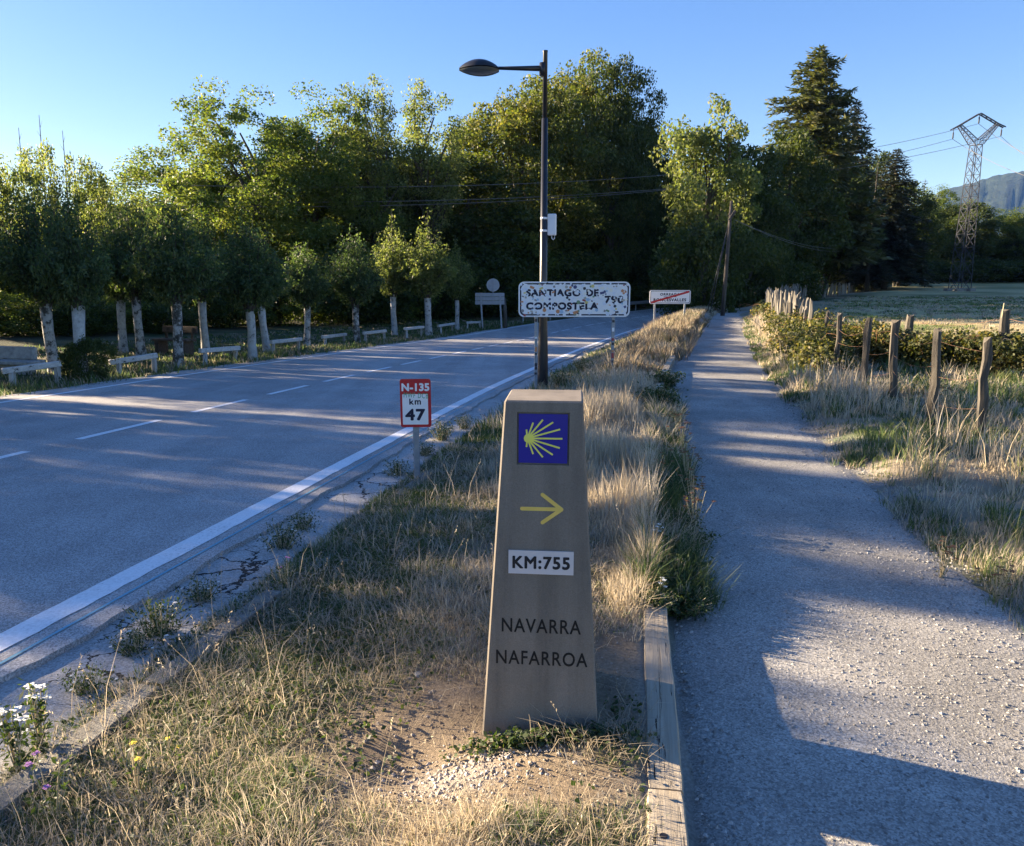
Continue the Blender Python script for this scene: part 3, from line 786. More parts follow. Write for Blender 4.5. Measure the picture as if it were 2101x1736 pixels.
while len(placed) < 250 and tries < 9000:
    tries += 1
    x = rs.uniform(-k1 / 2 + .04, k1 / 2 - .04); y = rs.uniform(-ph / 2 + .03, ph / 2 - .03); r = rs.choice([.012, .015, .018, .020, .023, .026, .030, .036])
    mi = rs.choice(pool)
    inband = any(abs(x - c[0]) < w / 2 and abs(y - c[1]) < h / 2 for c, w, h in (crect(crp1, 158, 178, 975, 262), crect(crp1, 158, 326, 968, 412), crect(crp1, 1042, 252, 1255, 340)))
    if inband and (r > .024 or rs.random() < .45): continue
    if inband and mi in (2, 3): mi = 0
    if any((x - a) ** 2 + (y - b) ** 2 < ((r + c) * .8) ** 2 for a, b, c in placed): continue
    placed.append((x, y, r))
    o = bpy.data.objects.new('sticker', shapes[rs.choice(['disc', 'disc', 'square', 'wide', 'hexa']), mi])
    th = .0022 + .00002 * (len(placed) % 25)
    o.matrix_local = Matrix.Translation((x, y, .0013)) @ Matrix.Rotation(rs.uniform(-.5, .5), 4, 'Z') @ Matrix.Diagonal((r, r, th, 1))
    link(o, pm)
for xp_ in (xl0, xr0):
    zg = h1(xp_, YS + .05) - .2
    post = MB().box((0, 0, 0), (.055, .045, pc.z + ph * .35 - zg), bevel=.004).build('post', M['galv'], sg, matrix=Matrix.Translation(rel((xp_, YS + .05, (pc.z + ph * .35 + zg) / 2))))
    hh = pc.z - ph / 2 - zg; half = (pc.z + ph * .35 - zg) / 2
    for k in range(9):
        zz = -half + hh * (.35 + .62 * rs.random()); sh = rs.uniform(.03, .09)
        o = bpy.data.objects.new('sticker', shapes['square', rs.choice([0, 2, 3, 5, 6, 2])])
        o.matrix_local = Matrix.Translation((rs.uniform(-.004, .004), -.0226, zz)) @ Matrix.Rotation(math.pi / 2, 4, 'X') @ Matrix.Diagonal((.024, sh / 2, .0012 + .0001 * k, 1)); link(o, post)

# -- town exit sign
YO = 27.0
oc = at(1375, 609.5, YO); ow = at(1417, 609, YO).x - at(1333, 609, YO).x; oh = at(1375, 595.5, YO).z - at(1375, 623.5, YO).z
so = sign_root('town_exit_sign', (oc.x, YO, h1(oc.x, YO)), 'white town sign ORREAGA RONCESVALLES crossed by a red diagonal bar')
po = MB().prism(rrect(ow, oh, .07, 5), -.02, 0).build('panel', M['sign_white'], so, matrix=vplane(oc - so.location))
MB().prism(rrect(ow - .05, oh - .05, .055, 5), 0, .0008).build('border', M['navy'], po)
MB().prism(rrect(ow - .085, oh - .085, .045, 5), .0008, .0016).build('field', M['sign_white'], po)
def crpo(cx, cy):
    u = (1480 + cx / 3.89) / 1.4089; v = (790 + cy / 3.89) / 1.4089
    p = at(u, v, YO) - oc; return p.x, p.z
for tx, r, sp in (('ORREAGA', (1666, 222, 1885, 252), 1.15), ('RONCESVALLES', (1592, 282, 1958, 317), 1.15)):
    c, w, h = crect(crpo, *r); child_text(tx, po, c, w, h, M['navy'], .06, .0016, sp)
c, w, h = crect(crpo, 1705, 262, 1850, 268); MB().prism(rrect(w, h, .004, 1), .0016, .0024).build('divider', M['navy'], po, matrix=Matrix.Translation((*c, 0)))
a = Vector(crpo(1562, 330)); b = Vector(crpo(1992, 207)); d = (b - a).normalized(); nn = Vector((-d.y, d.x)) * .036
MB().prism([tuple(a - nn), tuple(b - nn), tuple(b + nn), tuple(a + nn)], .0018, .0034).build('red_bar', M['sign_red'], po)
for u in (1343.5, 1405):
    xp_ = at(u, 640, YO).x; zg = h1(xp_, YO + .05) - .2
    MB().box((0, 0, 0), (.06, .05, oc.z + oh * .3 - zg)).build('post', M['galv'], so, matrix=Matrix.Translation(Vector((xp_, YO + .05, (oc.z + oh * .3 + zg) / 2)) - so.location))

# -- kilometre sign
gxy = ground(852, 990); YK = gxy[1]
def crk(cx, cy):
    u = (1130 + cx * .2016) / 1.4089; v = (1070 + cy * .2016) / 1.4089
    return at(u, v, YK)
tl, br = crk(125, 128), crk(582, 818); kc = (tl + br) / 2; kw, kh = br.x - tl.x, tl.z - br.z
sk = sign_root('kilometre_sign', (gxy[0], YK, h1(*gxy)), 'small red and white kilometre sign N-135 km 47 on grey post')
pk = MB().prism(rrect(kw, kh, .022, 5), -.012, 0).build('panel', M['sign_red'], sk, matrix=vplane(kc - sk.location, math.radians(3)))
def crk2(cx, cy): p = crk(cx, cy) - kc; return p.x, p.z
c, w, h = crect(crk2, 162, 345, 538, 780); MB().prism(rrect(w, h, .006, 3), 0, .0008).build('field', M['sign_white'], pk, matrix=Matrix.Translation((*c, 0)))
for tx, r, mt, bold, z, sp in (('N-135', (150, 187, 552, 303), M['sign_white'], .06, .0002, 1.05), ('k', (262, 408, 330, 495), M['navy'], .05, .0009, 1.1), ('m', (340, 430, 432, 495), M['navy'], .06, .0009, 1.1), ('47', (203, 553, 495, 724), M['navy'], .06, .0009, 1.1)):
    c, w, h = crect(crk2, *r); child_text(tx, pk, c, w, h, mt, bold, z, sp)
M['pen_green'] = pmat('pen_green', (.04, .30, .16), rough=.6)
c, w, h = crect(crk2, 185, 325, 535, 400); child_text('MWF DCB', pk, c, w, h, M['pen_green'], .0, .0011, 1.2, rot=math.radians(-3))
px_ = crk(358, 1000).x; zt = kc.z + kh * .3
MB().box((0, 0, 0), (.052, .034, zt - h1(px_, YK) + .2), bevel=.005).build('post', M['galv'], sk, matrix=Matrix.Translation(Vector((px_, YK + .032, (zt + h1(px_, YK) - .2) / 2)) - sk.location))

# -- sign backs beyond the far kerb
YB = 41.6
bx = empty('sign_backs', (at(1010, 670, YB).x, YB, h1(at(1010, 670, YB).x, YB)), 0, 'grey backs of a direction sign and a round sign by the far road edge', 'sign')
c0 = at(1005, 613, YB); w0 = at(1035, 613, YB).x - at(975, 613, YB).x; h0 = at(1005, 600, YB).z - at(1005, 624.5, YB).z
for k in range(3):
    MB().box((0, 0, 0), (w0, .03, h0 / 3 - .015), bevel=.004).build('slat', M['sign_back'], bx, matrix=Matrix.Translation(c0 - bx.location + Vector((0, 0, (k - 1) * h0 / 3))))
dc = at(1011.5, 585, YB - .1); dr = (at(1025, 585, YB).x - at(998.5, 585, YB).x) / 2
MB().prism([(dr * math.cos(a), dr * math.sin(a)) for a in np.linspace(0, 2 * math.pi, 28, endpoint=False)], -.02, 0).build('disc', M['sign_back'], bx, matrix=vplane(dc - bx.location))
MB().box((0, 0, 0), (.05, .03, dr * 2 + h0), bevel=.004).build('disc_strut', M['galv'], bx, matrix=Matrix.Translation(dc - bx.location + Vector((0, -.03, -h0 / 2))))
for ut, ub in ((986, 991), (1025.5, 1030)):
    p1 = at(ut, 602, YB - .06); p0 = at(ub, 674, YB - .06); p0.z = h1(p0.x, p0.y) - .2
    mbp = MB(); bar(mbp, p0 - bx.location, p1 - bx.location, .09, .06, Vector((0, 1, 0))); mbp.build('post', M['galv'], bx)
p0 = at(1037, 673, YB + .5); p0.z = h1(p0.x, p0.y) - .2; p1 = at(1034.5, 612, YB + .5)
mbp = MB().tube([p0, (p0 + p1) / 2 + Vector((.02, 0, 0)), p1], [.12, .11, .09], 8); mbp.build('wooden_post', M['post_wood'], None, 'thick weathered wooden post standing behind the grey sign backs', 'post')

# -- guard rail on the outside of the bend
gr = empty('guard_rail', (*[float(v) for v in road_xy(46, -4.4)], float(road_z(46))), 0, 'steel guard rail along the outside of the road bend', 'guard rail')
Sg = np.arange(45, 74, 1.0); gxp, gyp = road_xy(Sg, -4.4); gz = road_z(Sg)
prof = [(.0, .48), (-.04, .54), (0, .60), (0, .64), (-.04, .70), (0, .76)]
V = np.array([[(x + NX * -px, y, z + pz) for px, pz in prof] for x, y, z in zip(gxp, gyp, gz)]) - np.array(gr.location)
i = np.arange(V.shape[0] * V.shape[1]).reshape(V.shape[:2])
obj('rail', mesh_arrays('rail', V, np.stack([i[:-1, :-1], i[:-1, 1:], i[1:, 1:], i[1:, :-1]], -1).reshape(-1, 4), mat=M['galv']), gr)
for k in range(0, len(Sg), 4):
    MB().box((gxp[k] - gr.location.x - .08, gyp[k] - gr.location.y, gz[k] - gr.location.z + .3), (.08, .06, .9)).build('post', M['galv'], gr)

# ------------------------------------------------------------------ street lamp
YL = 13.75
lb = at(1113.3, 790, YL); lz = h1(lb.x, YL)
lm = empty('street_lamp', (lb.x, YL, lz), 0, 'tall black street lamp with single arm and oval head', 'street lamp')
def lrel(u, v, Y=YL): return at(u, v, Y) - lm.location
def zrel(v): return lrel(1113, v).z
mb = MB(); zs = [-.2, .0, zrel(720), zrel(660), zrel(640), zrel(243)]
mb.tube([(0, 0, z) for z in zs], [.105, .105, .095, .078, .074, .052], 16).build('post', M['lamp_black'], lm)
MB().tube([(0, 0, zrel(243) - .02), (0, 0, zrel(108)), (0, 0, zrel(106)), (0, 0, zrel(104))], [.042, .042, .047, .047], 14).build('upper_post', M['lamp_black'], lm)
pA = lrel(1110, 140.5); pB = lrel(1018, 140)
MB().tube([pA, lerp(pA, pB, .5), pB], [.048, .036, .026], 10).build('arm', M['lamp_black'], lm)
MB().tube([pA + Vector((.03, 0, -.12)), pA + Vector((.03, 0, .09))], [.06, .06], 12).build('collar', M['lamp_black'], lm)
pH0 = lrel(1024, 141); pH1 = lrel(942, 140)
def lamp_head(top):
    mb = MB(); V = []; F = []; n = 13; m = 9
    for i in range(n):
        t = i / (n - 1); p = lerp(pH0, pH1, t)
        wy = .24 * math.sin(math.pi * min(1, (t * .94 + .04)) ** .85) ** .8 + .02
        hz = (.155 if top else -.08) * max(.0, math.sin(math.pi * (t * .97 + .02)) ** .7) * (1.0)
        for j in range(m):
            a = math.pi * j / (m - 1)
            V.append(p + Vector((0, -wy * math.cos(a), hz * math.sin(a) + (.018 if top else -.0) - .03)))
    for i in range(n - 1):
        for j in range(m - 1):
            q = (i * m + j, i * m + j + 1, (i + 1) * m + j + 1, (i + 1) * m + j)
            F.append(q if top else q[::-1])
    return mb.add(V, F, True)
hd = lamp_head(True).build('lamp_head', M['lamp_black'], lm)
lamp_head(False).build('lens', M['lamp_glass'], hd)
b0 = lrel(1132.5, 461)
bxw = .155; bxh = (at(1132, 439, YL).z - at(1132, 483, YL).z)
ab = MB().box((0, 0, 0), (bxw, .10, bxh), bevel=.012).build('antenna_box', M['white_plastic'], lm, matrix=Matrix.Translation(b0) @ Matrix.Rotation(math.radians(-12), 4, 'Z'))
for dz in (.11, -.11):
    MB().tube([(-.10, 0, dz), (-.19, 0, dz)], .014, 8).build('bracket', M['white_plastic'], ab)
MB().tube([(0, 0, -bxh / 2), (.0, -.01, -bxh / 2 - .05), (.03, -.01, -bxh / 2 - .085), (.05, 0, -bxh / 2 - .05), (.05, 0, -bxh / 2)], .008, 6).build('cable', M['white_plastic'], ab)
for dz in (.11, -.11):
    MB().tube([(0, 0, b0.z + dz - .02), (0, 0, b0.z + dz + .02)], [.066, .066], 14).build('strap', M['white_plastic'], lm)

# ------------------------------------------------------------------ rails and benches on the far verge
RA = [((4, 762), (125, 746), (26, 792), (118, 786)), ((224, 744), (322, 729), (243, 773), (317, 766)), ((410, 720), (491, 714), (420, 752), (481, 744)),
      ((556, 702), (618, 696), (560, 727), (611, 719)), ((661, 692), (710, 686), (667, 712), (706, 706)), ((744, 684), (792, 679), (750, 704), (789, 702)),
      ((830, 675), (869, 671), (835, 699), (864, 694)), ((899, 669), (932, 664), (905, 689), (928, 683)), ((957, 662), (986, 661), (959, 677), (986, 676))]
RL = ['weathered wooden rail in front of the stone bench', 'weathered wooden rail tilting between bushy trunk and bare white trunk', 'weathered wooden rail level with the dark wooden bench',
      'weathered wooden rail between the wide pollard and the next trunk', 'weathered wooden rail before the two sunlit pollards', 'weathered wooden rail left of the sunlit pollard with mossy foot',
      'weathered wooden rail between the two sunlit pollards', 'weathered wooden rail against the last slim pollard', 'short low wooden rail next to the grey sign backs']
for k, (e0, e1, l0, l1) in enumerate(RA):
    g0 = Vector((*ground(*l0), 0)); g1 = Vector((*ground(*l1), 0)); g0.z = h1(g0.x, g0.y); g1.z = h1(g1.x, g1.y)
    a = at(*e0, g0.y); b = at(*e1, g1.y)
    o = (g0 + g1) / 2
    r = empty('timber_rail', o, 0, RL[k], 'wooden rail', 'low timber rails along the far verge')
    mbp = MB(); bar(mbp, a - o, b - o, .11, .115, bevel=.012)
    mbp.build('beam', M['rail_wood'], r)
    for g, f in ((g0, (l0[0] - e0[0]) / (e1[0] - e0[0])), (g1, (l1[0] - e0[0]) / (e1[0] - e0[0]))):
        top = lerp(a, b, min(.93, max(.07, f + rs.uniform(-.03, .03)))) - Vector((0, 0, .05))
        mbp = MB(); bar(mbp, g - o - Vector((0, 0, .15)), top - o, .085, .10, Vector((0, 1, 0)), .008)
        mbp.build('leg', M['rail_leg'], r)
# stone bench
xb, yb = ground(40, 768); zb = h1(xb, yb)
sb = empty('stone_bench', (xb, yb, zb), math.radians(-14), 'lichen-covered stone bench with backrest behind the wooden rail', 'bench')
MB().box((-.45, .10, .08), (1.3, .34, .30), bevel=.02).build('base', M['bench_stone'], sb)
MB().box((-.40, .05, .26), (1.75, .45, .09), bevel=.02).build('seat', M['bench_stone'], sb)
MB().box((-.55, .25, .44), (1.6, .13, .30), Matrix.Rotation(math.radians(-8), 3, 'X'), bevel=.03).build('backrest', M['bench_stone'], sb)
xb, yb = ground(360, 726); zb = h1(xb, yb)
wb = empty('wooden_bench', (xb, yb, zb), math.radians(-20), 'dark wooden park bench half hidden behind a white trunk', 'bench')
for yy in (-.12, .10):
    MB().box((0, yy, .42), (1.35, .19, .06), bevel=.008).build('seat_plank', M['bench_dark'], wb)
MB().box((0, .26, .72), (1.35, .05, .20), Matrix.Rotation(math.radians(-10), 3, 'X'), bevel=.008).build('backrest', M['bench_dark'], wb)
for xx in (-.5, .5):
    MB().box((xx, -.02, .18), (.14, .40, .42), bevel=.01).build('leg', M['bench_dark'], wb)
    mbp = MB(); bar(mbp, (xx, .2, .36), (xx, .24, .78), .06, .05, Vector((0, 1, 0))); mbp.build('back_support', M['bench_dark'], wb)

# ------------------------------------------------------------------ edging timbers along the path
def timber(name, y0, y1, label, top=.135, w=.115, hgt=.2, off=0.0):
    a = Vector((float(path_l(y0)) - .06 + off, y0, 0)); b = Vector((float(path_l(y1)) - .06 + off, y1, 0)); Ln = (b - a).length
    n = 26; V = []; F = []; seed = rs.uniform(0, 99)
    prof = [(-.5, -1), (-.5, -.12), (-.45, -.015), (-.2, .0), (.15, .0), (.45, -.015), (.5, -.12), (.5, -1)]
    for i in range(n):
        y = (i / (n - 1) - .5) * Ln; ex = .012 * (i in (0, n - 1))
        for p, q in prof:
            j = (float(fbm(y * 5 + seed, p * 3 + 1, 2)) - .5) * .010
            V.append((p * w + j - ex * (1 if p > 0 else -1) * .3, y, top + q * (hgt if q < -.5 else .1) + j * .7 - ex * .5))
    m = len(prof)
    for i in range(n - 1):
        for j in range(m - 1): F.append((i * m + j, i * m + j + 1, (i + 1) * m + j + 1, (i + 1) * m + j))
    F.append(tuple(range(m))); F.append(tuple((n - 1) * m + j for j in range(m - 1, -1, -1)))
    t = MB().add(V, F).build(name, M['beam_wood'], None, label, 'timber', 'edging timbers along the gravel path')
    t.location = (a + b) / 2; t.rotation_euler = (0, 0, -math.atan2(b.x - a.x, b.y - a.y))
    return t
t1 = timber('edging_timber', .5, 2.032, 'cracked squared timber with a bolt hole, butted against the shaded one')
MB().tube([(0, 0, 0), (0, 0, .003)], .012, 12).build('bolt_hole', M['ink'], t1, matrix=Matrix.Translation((-.012, .57, .1335)))
timber('edging_timber', 2.040, 3.55, "cracked squared timber crossed by the milestone's shadow", off=.004)
for y0, y1, lab in ((10.4, 12.1, 'pale edging timber beyond the tall dry grass, low end'), (12.15, 13.9, 'pale edging timber lying between two others past the grass'), (13.95, 15.6, 'last pale edging timber where brown brush begins')):
    timber('edging_timber', y0, y1, lab, top=.13)

# ------------------------------------------------------------------ fences
def round_post(base, top, r, seed, n=9, flat=1.0):
    rr = random.Random(seed); base = Vector(base); top = Vector(top); b = base - Vector((0, 0, .15)); mb = MB(); pts = []; rad = []
    for k in range(7):
        t = k / 6; p = lerp(b, top, t); p.x += rr.uniform(-.018, .018) * (0 < k < 6); pts.append(p); rad.append(r * rr.uniform(.82, 1.12))
    rad[-1] *= .95
    mb.tube(pts, rad, n)
    for i in range(len(mb.v)):
        v = mb.v[i]; a = i % n
        s = 1 + .12 * math.sin(a * 2.4 + seed)
        t = (v[2] - b.z) / (top.z - b.z); c = lerp(b, top, t)
        mb.v[i] = (c.x + (v[0] - c.x) * s, c.y + (v[1] - c.y) * s * flat, v[2] + (.03 * math.sin(a * 1.3 + seed) if i >= 6 * n else 0))
    for i in range(len(mb.sm)): mb.sm[i] = False
    return mb
wf = empty('wire_fence', (5.0, 7.6, 0), 0, 'leaning grey wooden fence posts with rusty wire along the path', 'fence')
PO = [((2010, 905), (2026, 697), 24), ((1912, 872), (1924, 678), 23), ((1832, 815), (1838, 660), 21), ((1768, 800), (1784, 655), 18), ((1716, 770), (1723, 645), 13), ((1684, 745), (1699, 640), 11), ((1624, 712), (1634, 628), 13), ((1613, 712), (1622, 622), 11)]
posts = []
for k, (b, t, w) in enumerate(PO):
    g = ground(*b); zb = h1(*g); tp = at(*t, g[1] + .02); r = w * g[1] / FPX / 2 * .82
    base = Vector((g[0], g[1], zb)); posts.append((base, tp))
    round_post(base - wf.location, tp - wf.location, r, k * 3 + 1).build('post', M['post_wood'], wf)
for k in range(len(posts) - 2):
    for lv in (.32, .62, .88):
        a = lerp(posts[k][0], posts[k][1], lv) + Vector((0, .05, 0)); b = lerp(posts[k + 1][0], posts[k + 1][1], lv + rs.uniform(-.12, .08)) + Vector((0, .05, 0))
        sag = rs.uniform(.02, .14) * min(1.5, (b - a).length) * .6
        pts = [lerp(a, b, t) - Vector((0, 0, sag * 4 * t * (1 - t))) - wf.location for t in np.linspace(0, 1, 9)]
        MB().tube(pts, .0018, 5).build('wire', M['rust'], wf)
f2 = empty('field_fence', (8.6, 14, 0), 0, 'dark old posts with rusty wire behind the bramble hedge', 'fence')
fp = []
for k, (b, t, w, Y) in enumerate([((1865, 700), (1868, 648), 14, 14.5), ((2056, 720), (2063, 638), 18, 13.0), ((2270, 750), (2275, 640), 18, 11.5)]):
    pb = at(*b, Y); pb.z = h1(pb.x, Y) - .1; pt = at(*t, Y); fp.append((pb, pt))
    round_post(pb - f2.location, pt - f2.location, w * Y / FPX / 2, 50 + k).build('post', M['post_wood'], f2)
for k in (0, 1):
    for lv in (.6, .9):
        a = lerp(*fp[k], lv); b = lerp(*fp[k + 1], lv)
        MB().tube([lerp(a, b, t) - Vector((0, 0, .1 * 4 * t * (1 - t))) - f2.location for t in np.linspace(0, 1, 7)], .004, 5).build('wire', M['rust'], f2)
st_ = at(2058, 622, 12.95); MB().tube([fp[1][1] + Vector((-.05, 0, -.2)) - f2.location, st_ - f2.location + Vector((.02, 0, 0))], [.012, .007], 6).build('stick', M['straw'], f2)
# split-stake palisade
sf = empty('stake_fence', (9, 24, 0), 0, 'long palisade of grey split chestnut stakes between path and field', 'fence')
smesh = []
for k in range(6):
    rr = random.Random(k); mb = MB(); P = [(rr.uniform(.7, 1.2) * math.cos(a) * .06, rr.uniform(.7, 1.2) * math.sin(a) * .05) for a in np.linspace(0, 2 * math.pi, 6, endpoint=False)]
    n = 6; V = []
    for z, s, dx in ((-.2, 1, 0), (.45, 1.0, rr.uniform(-.03, .03)), (.95, .92, rr.uniform(-.02, .02)), (1.15 + rr.uniform(-.03, .05), .6, rr.uniform(-.02, .03))):
        V += [(x * s + dx, y * s, z + (.05 * x / .06 if z > 1 else 0)) for x, y in P]
    F = [(r * n + i, r * n + (i + 1) % n, r * n + n + (i + 1) % n, r * n + n + i) for r in range(3) for i in range(n)] + [tuple(range(18, 24))]
    smesh.append(mb.add(V, F).mesh('stake', M['stake_wood']))
def fence_run(y0, y1, step, hs=1.0):
    y = y0
    while y < y1:
        x = float(fence_x(y)) - .4; o = bpy.data.objects.new('stake', rs.choice(smesh)); zz = h1(x, y)
        o.location = (x + rs.uniform(-.06, .06) - sf.location.x, y - sf.location.y, zz - sf.location.z - .03)
        o.rotation_euler = (rs.gauss(0, .05), rs.gauss(0, .09), rs.uniform(0, 6.3)); s = hs * rs.uniform(.86, 1.14); kx = .82 + .7 * sstep(30, 60, y); o.scale = (rs.uniform(.8, 1.3) * kx, rs.uniform(.8, 1.3) * kx, s); link(o, sf)
        y += step * rs.uniform(.6, 1.4)
fence_run(16.5, 33, .26, 1.02); fence_run(33, 52, .5, 1.05); fence_run(52, 95, 1.1, 1.1)
# thin poles at the back of the field
for k, (u, v0, v1, Y, lab) in enumerate([(1780, 497, 577, 92, 'thin pole against the dark wood, next to the stake fence'), (1835, 497, 574, 100, 'tallest thin pole at the back of the field'), (1868.5, 514, 574, 106, 'thin upright pole between the tallest pole and the leaning one'), (1891, 527, 573, 112, 'thin slightly leaning pole nearest the pylon')]):
    p1 = at(u + (3 if k == 3 else 0), v0, Y); p0 = at(u - (1 if k == 3 else 0), v1, Y); p0.z = h1(p0.x, Y) - .3
    MB().tube([p0, p1], [.12, .09], 7).build('field_pole', M['stake_wood'], None, lab, 'pole', 'thin poles behind the field')

# ------------------------------------------------------------------ leaning utility pole with stay wires
YU = 36.0
pb = at(1484, 612, YU); pb.z = h1(pb.x, YU) - .3; pt = at(1501, 412, YU)
up_ = empty('utility_pole', (pb.x, YU, h1(pb.x, YU)), 0, 'leaning dark wooden utility pole with stay wires beside the path', 'utility pole')
U0 = up_.location.copy()
MB().tube([pb - U0, lerp(pb, pt, .5) - U0, pt - U0], [.105, .09, .065], 10).build('post', M['pole_wood'], up_)
mbp = MB(); bar(mbp, at(1496, 452, YU - .15) - U0, at(1509, 432, YU - .15) - U0, .12, .14, Vector((0, 1, 0))); mbp.build('cross_piece', M['pole_wood'], up_)
for dx, tv in ((-26, 446), (-31, 450)):
    e = at(1484 + dx, 605, YU); e.z = h1(e.x, YU)
    MB().tube([at(1497, tv, YU) - U0, e - U0], .02, 5).build('stay_wire', M['steel_dark'], up_)
pw1 = at(1505, 450, YU); pw2 = at(1783, 500, 92)
for dz in (0, .5):
    pts = [lerp(pw1, pw2, t) + Vector((0, 0, -1.2 * 4 * t * (1 - t) + dz * t)) for t in np.linspace(0, 1, 16)]
    MB().tube(pts, .009, 5).build('telephone_wire', M['cable'], None, 'thin sagging wire from the leaning pole into the trees', 'wire', 'wires from the leaning pole')

# ------------------------------------------------------------------ lattice pylon
YP = 85.0
c0 = at(1968, 599, YP); PZ0 = h1(c0.x, YP); sc = YP / FPX
py0 = Vector((c0.x, YP, PZ0))
yl = empty('lattice_pylon', py0, math.radians(6), 'grey steel lattice pylon with forked head in the hay field', 'pylon')
HN = (at(2003, 297, YP).z - PZ0); HT = (at(2003, 233, YP).z - PZ0)
wb_, wn_ = 1.6 / 2, .86 / 2
def leg_p(sx, sy, z): 
    w = lerp(wb_, wn_, z / HN); return Vector((sx * w, sy * w, z))
for sx in (-1, 1):
    for sy in (-1, 1):
        mbp = MB(); bar(mbp, leg_p(sx, sy, -.2), leg_p(sx, sy, HN), .075, .075); mbp.build('leg', M['steel_dark'], yl)
        MB().box((sx * wb_, sy * wb_, .05), (.7, .7, .5), bevel=.03).build('footing', M['concrete_kerb'], yl)
zz = [0.0]
while zz[-1] < HN - .9: zz.append(zz[-1] + lerp(1.7, .95, zz[-1] / HN))
zz.append(HN)
for (ax, ay), (bx_, by_) in (((-1, -1), (1, -1)), ((1, -1), (1, 1)), ((1, 1), (-1, 1)), ((-1, 1), (-1, -1))):
    mbp = MB()
    for z0, z1 in zip(zz[:-1], zz[1:]):
        bar(mbp, leg_p(ax, ay, z0), leg_p(bx_, by_, z1), .032, .032); bar(mbp, leg_p(bx_, by_, z0), leg_p(ax, ay, z1), .032, .032); bar(mbp, leg_p(ax, ay, z1), leg_p(bx_, by_, z1), .032, .032)
    mbp.build('bracing', M['steel_dark'], yl)
endL = Vector((-3.1, 0, HT - 1.75)); endR = Vector((3.1, 0, HT - 1.35)); peak = Vector((0, 0, HT)); kL = Vector((-2.25, 0, HT - 1.3)); kR = Vector((2.25, 0, HT - 1.05))
for K, s in ((kL, -1), (kR, 1)):
    mbp = MB(); lo = [Vector((s * .5, -.5, HN)), Vector((s * .5, .5, HN)), Vector((s * .05, -.4, HN + .4)), Vector((s * .05, .4, HN + .4))]
    hi = [K + Vector((s * .12, -.2, 0)), K + Vector((s * .12, .2, 0)), K + Vector((-s * .12, -.2, .1)), K + Vector((-s * .12, .2, .1))]
    for a, b in zip(lo, hi): bar(mbp, a, b, .065, .065)
    for q in range(6):
        t0, t1 = q / 6, (q + 1) / 6
        for i, j in ((0, 2), (1, 3), (0, 1), (2, 3)):
            bar(mbp, lerp(lo[i], hi[i], t0), lerp(lo[j], hi[j], t1), .03, .03); bar(mbp, lerp(lo[j], hi[j], t0), lerp(lo[i], hi[i], t1), .03, .03)
    mbp.build('fork_arm', M['steel_dark'], yl)
for a, b in ((endL, kL), (kL, peak), (peak, kR), (kR, endR)):
    mbp = MB()
    for dy in (-.2, .2): bar(mbp, a + Vector((0, dy, 0)), b + Vector((0, dy, 0)), .09, .11)
    for q in range(4):
        bar(mbp, lerp(a, b, q / 4) + Vector((0, -.2, 0)), lerp(a, b, (q + 1) / 4) + Vector((0, .2, 0)), .06, .06)
    mbp.build('crossarm', M['steel_dark'], yl)
hang = [endL + Vector((.25, 0, 0)), peak + Vector((0, 0, -.1)), endR + Vector((-.3, 0, 0))]
ins_w = []
for p in hang:
    i_ = MB().tube([p, p - Vector((0, 0, .25)), p - Vector((0, 0, .3)), p - Vector((0, 0, .85)), p - Vector((0, 0, .95))], [.03, .03, .075, .075, .04], 8); i_.build('insulator', M['steel_dark'], yl)
    ins_w.append(Matrix.Translation(py0) @ Matrix.Rotation(math.radians(6), 4, 'Z') @ (p - Vector((0, 0, .95))))
# cables: to the next pylon out of sight on the left, and away to the right
for k, (p, eu, ev) in enumerate(zip(ins_w, (639, 639, 639), (424, 384, 415))):
    q = at(eu, ev, 46.0); e = p + (q - p) * 1.75; e.z = q.z + .6
    def zc(t):
        # parabola through p, q, e in z
        tq = 1 / 1.75
        A = np.array([[tq * tq, tq], [1, 1]]); ab_ = np.linalg.solve(A, np.array([q.z - p.z, e.z - p.z])); return p.z + ab_[0] * t * t + ab_[1] * t
    pts = [Vector((lerp(p.x, e.x, t), lerp(p.y, e.y, t), zc(t))) for t in np.linspace(0, 1, 40)]
    MB().tube(pts, .022, 5, caps=True).build('power_cable', M['cable'], None, 'thin power cable from the pylon across the wood beyond the road', 'cable', 'cables left of the pylon')
    e2 = at(2330, (405, 375, 392)[k], 62.0)
    pts = [Vector((lerp(p.x, e2.x, t), lerp(p.y, e2.y, t), lerp(p.z, e2.z, t) - 1.2 * 4 * t * (1 - t))) for t in np.linspace(0, 1, 20)]
    MB().tube(pts, .022, 5).build('power_cable', M['cable'], None, 'thin power cable leaving the pylon away from the road', 'cable', 'cables right of the pylon')

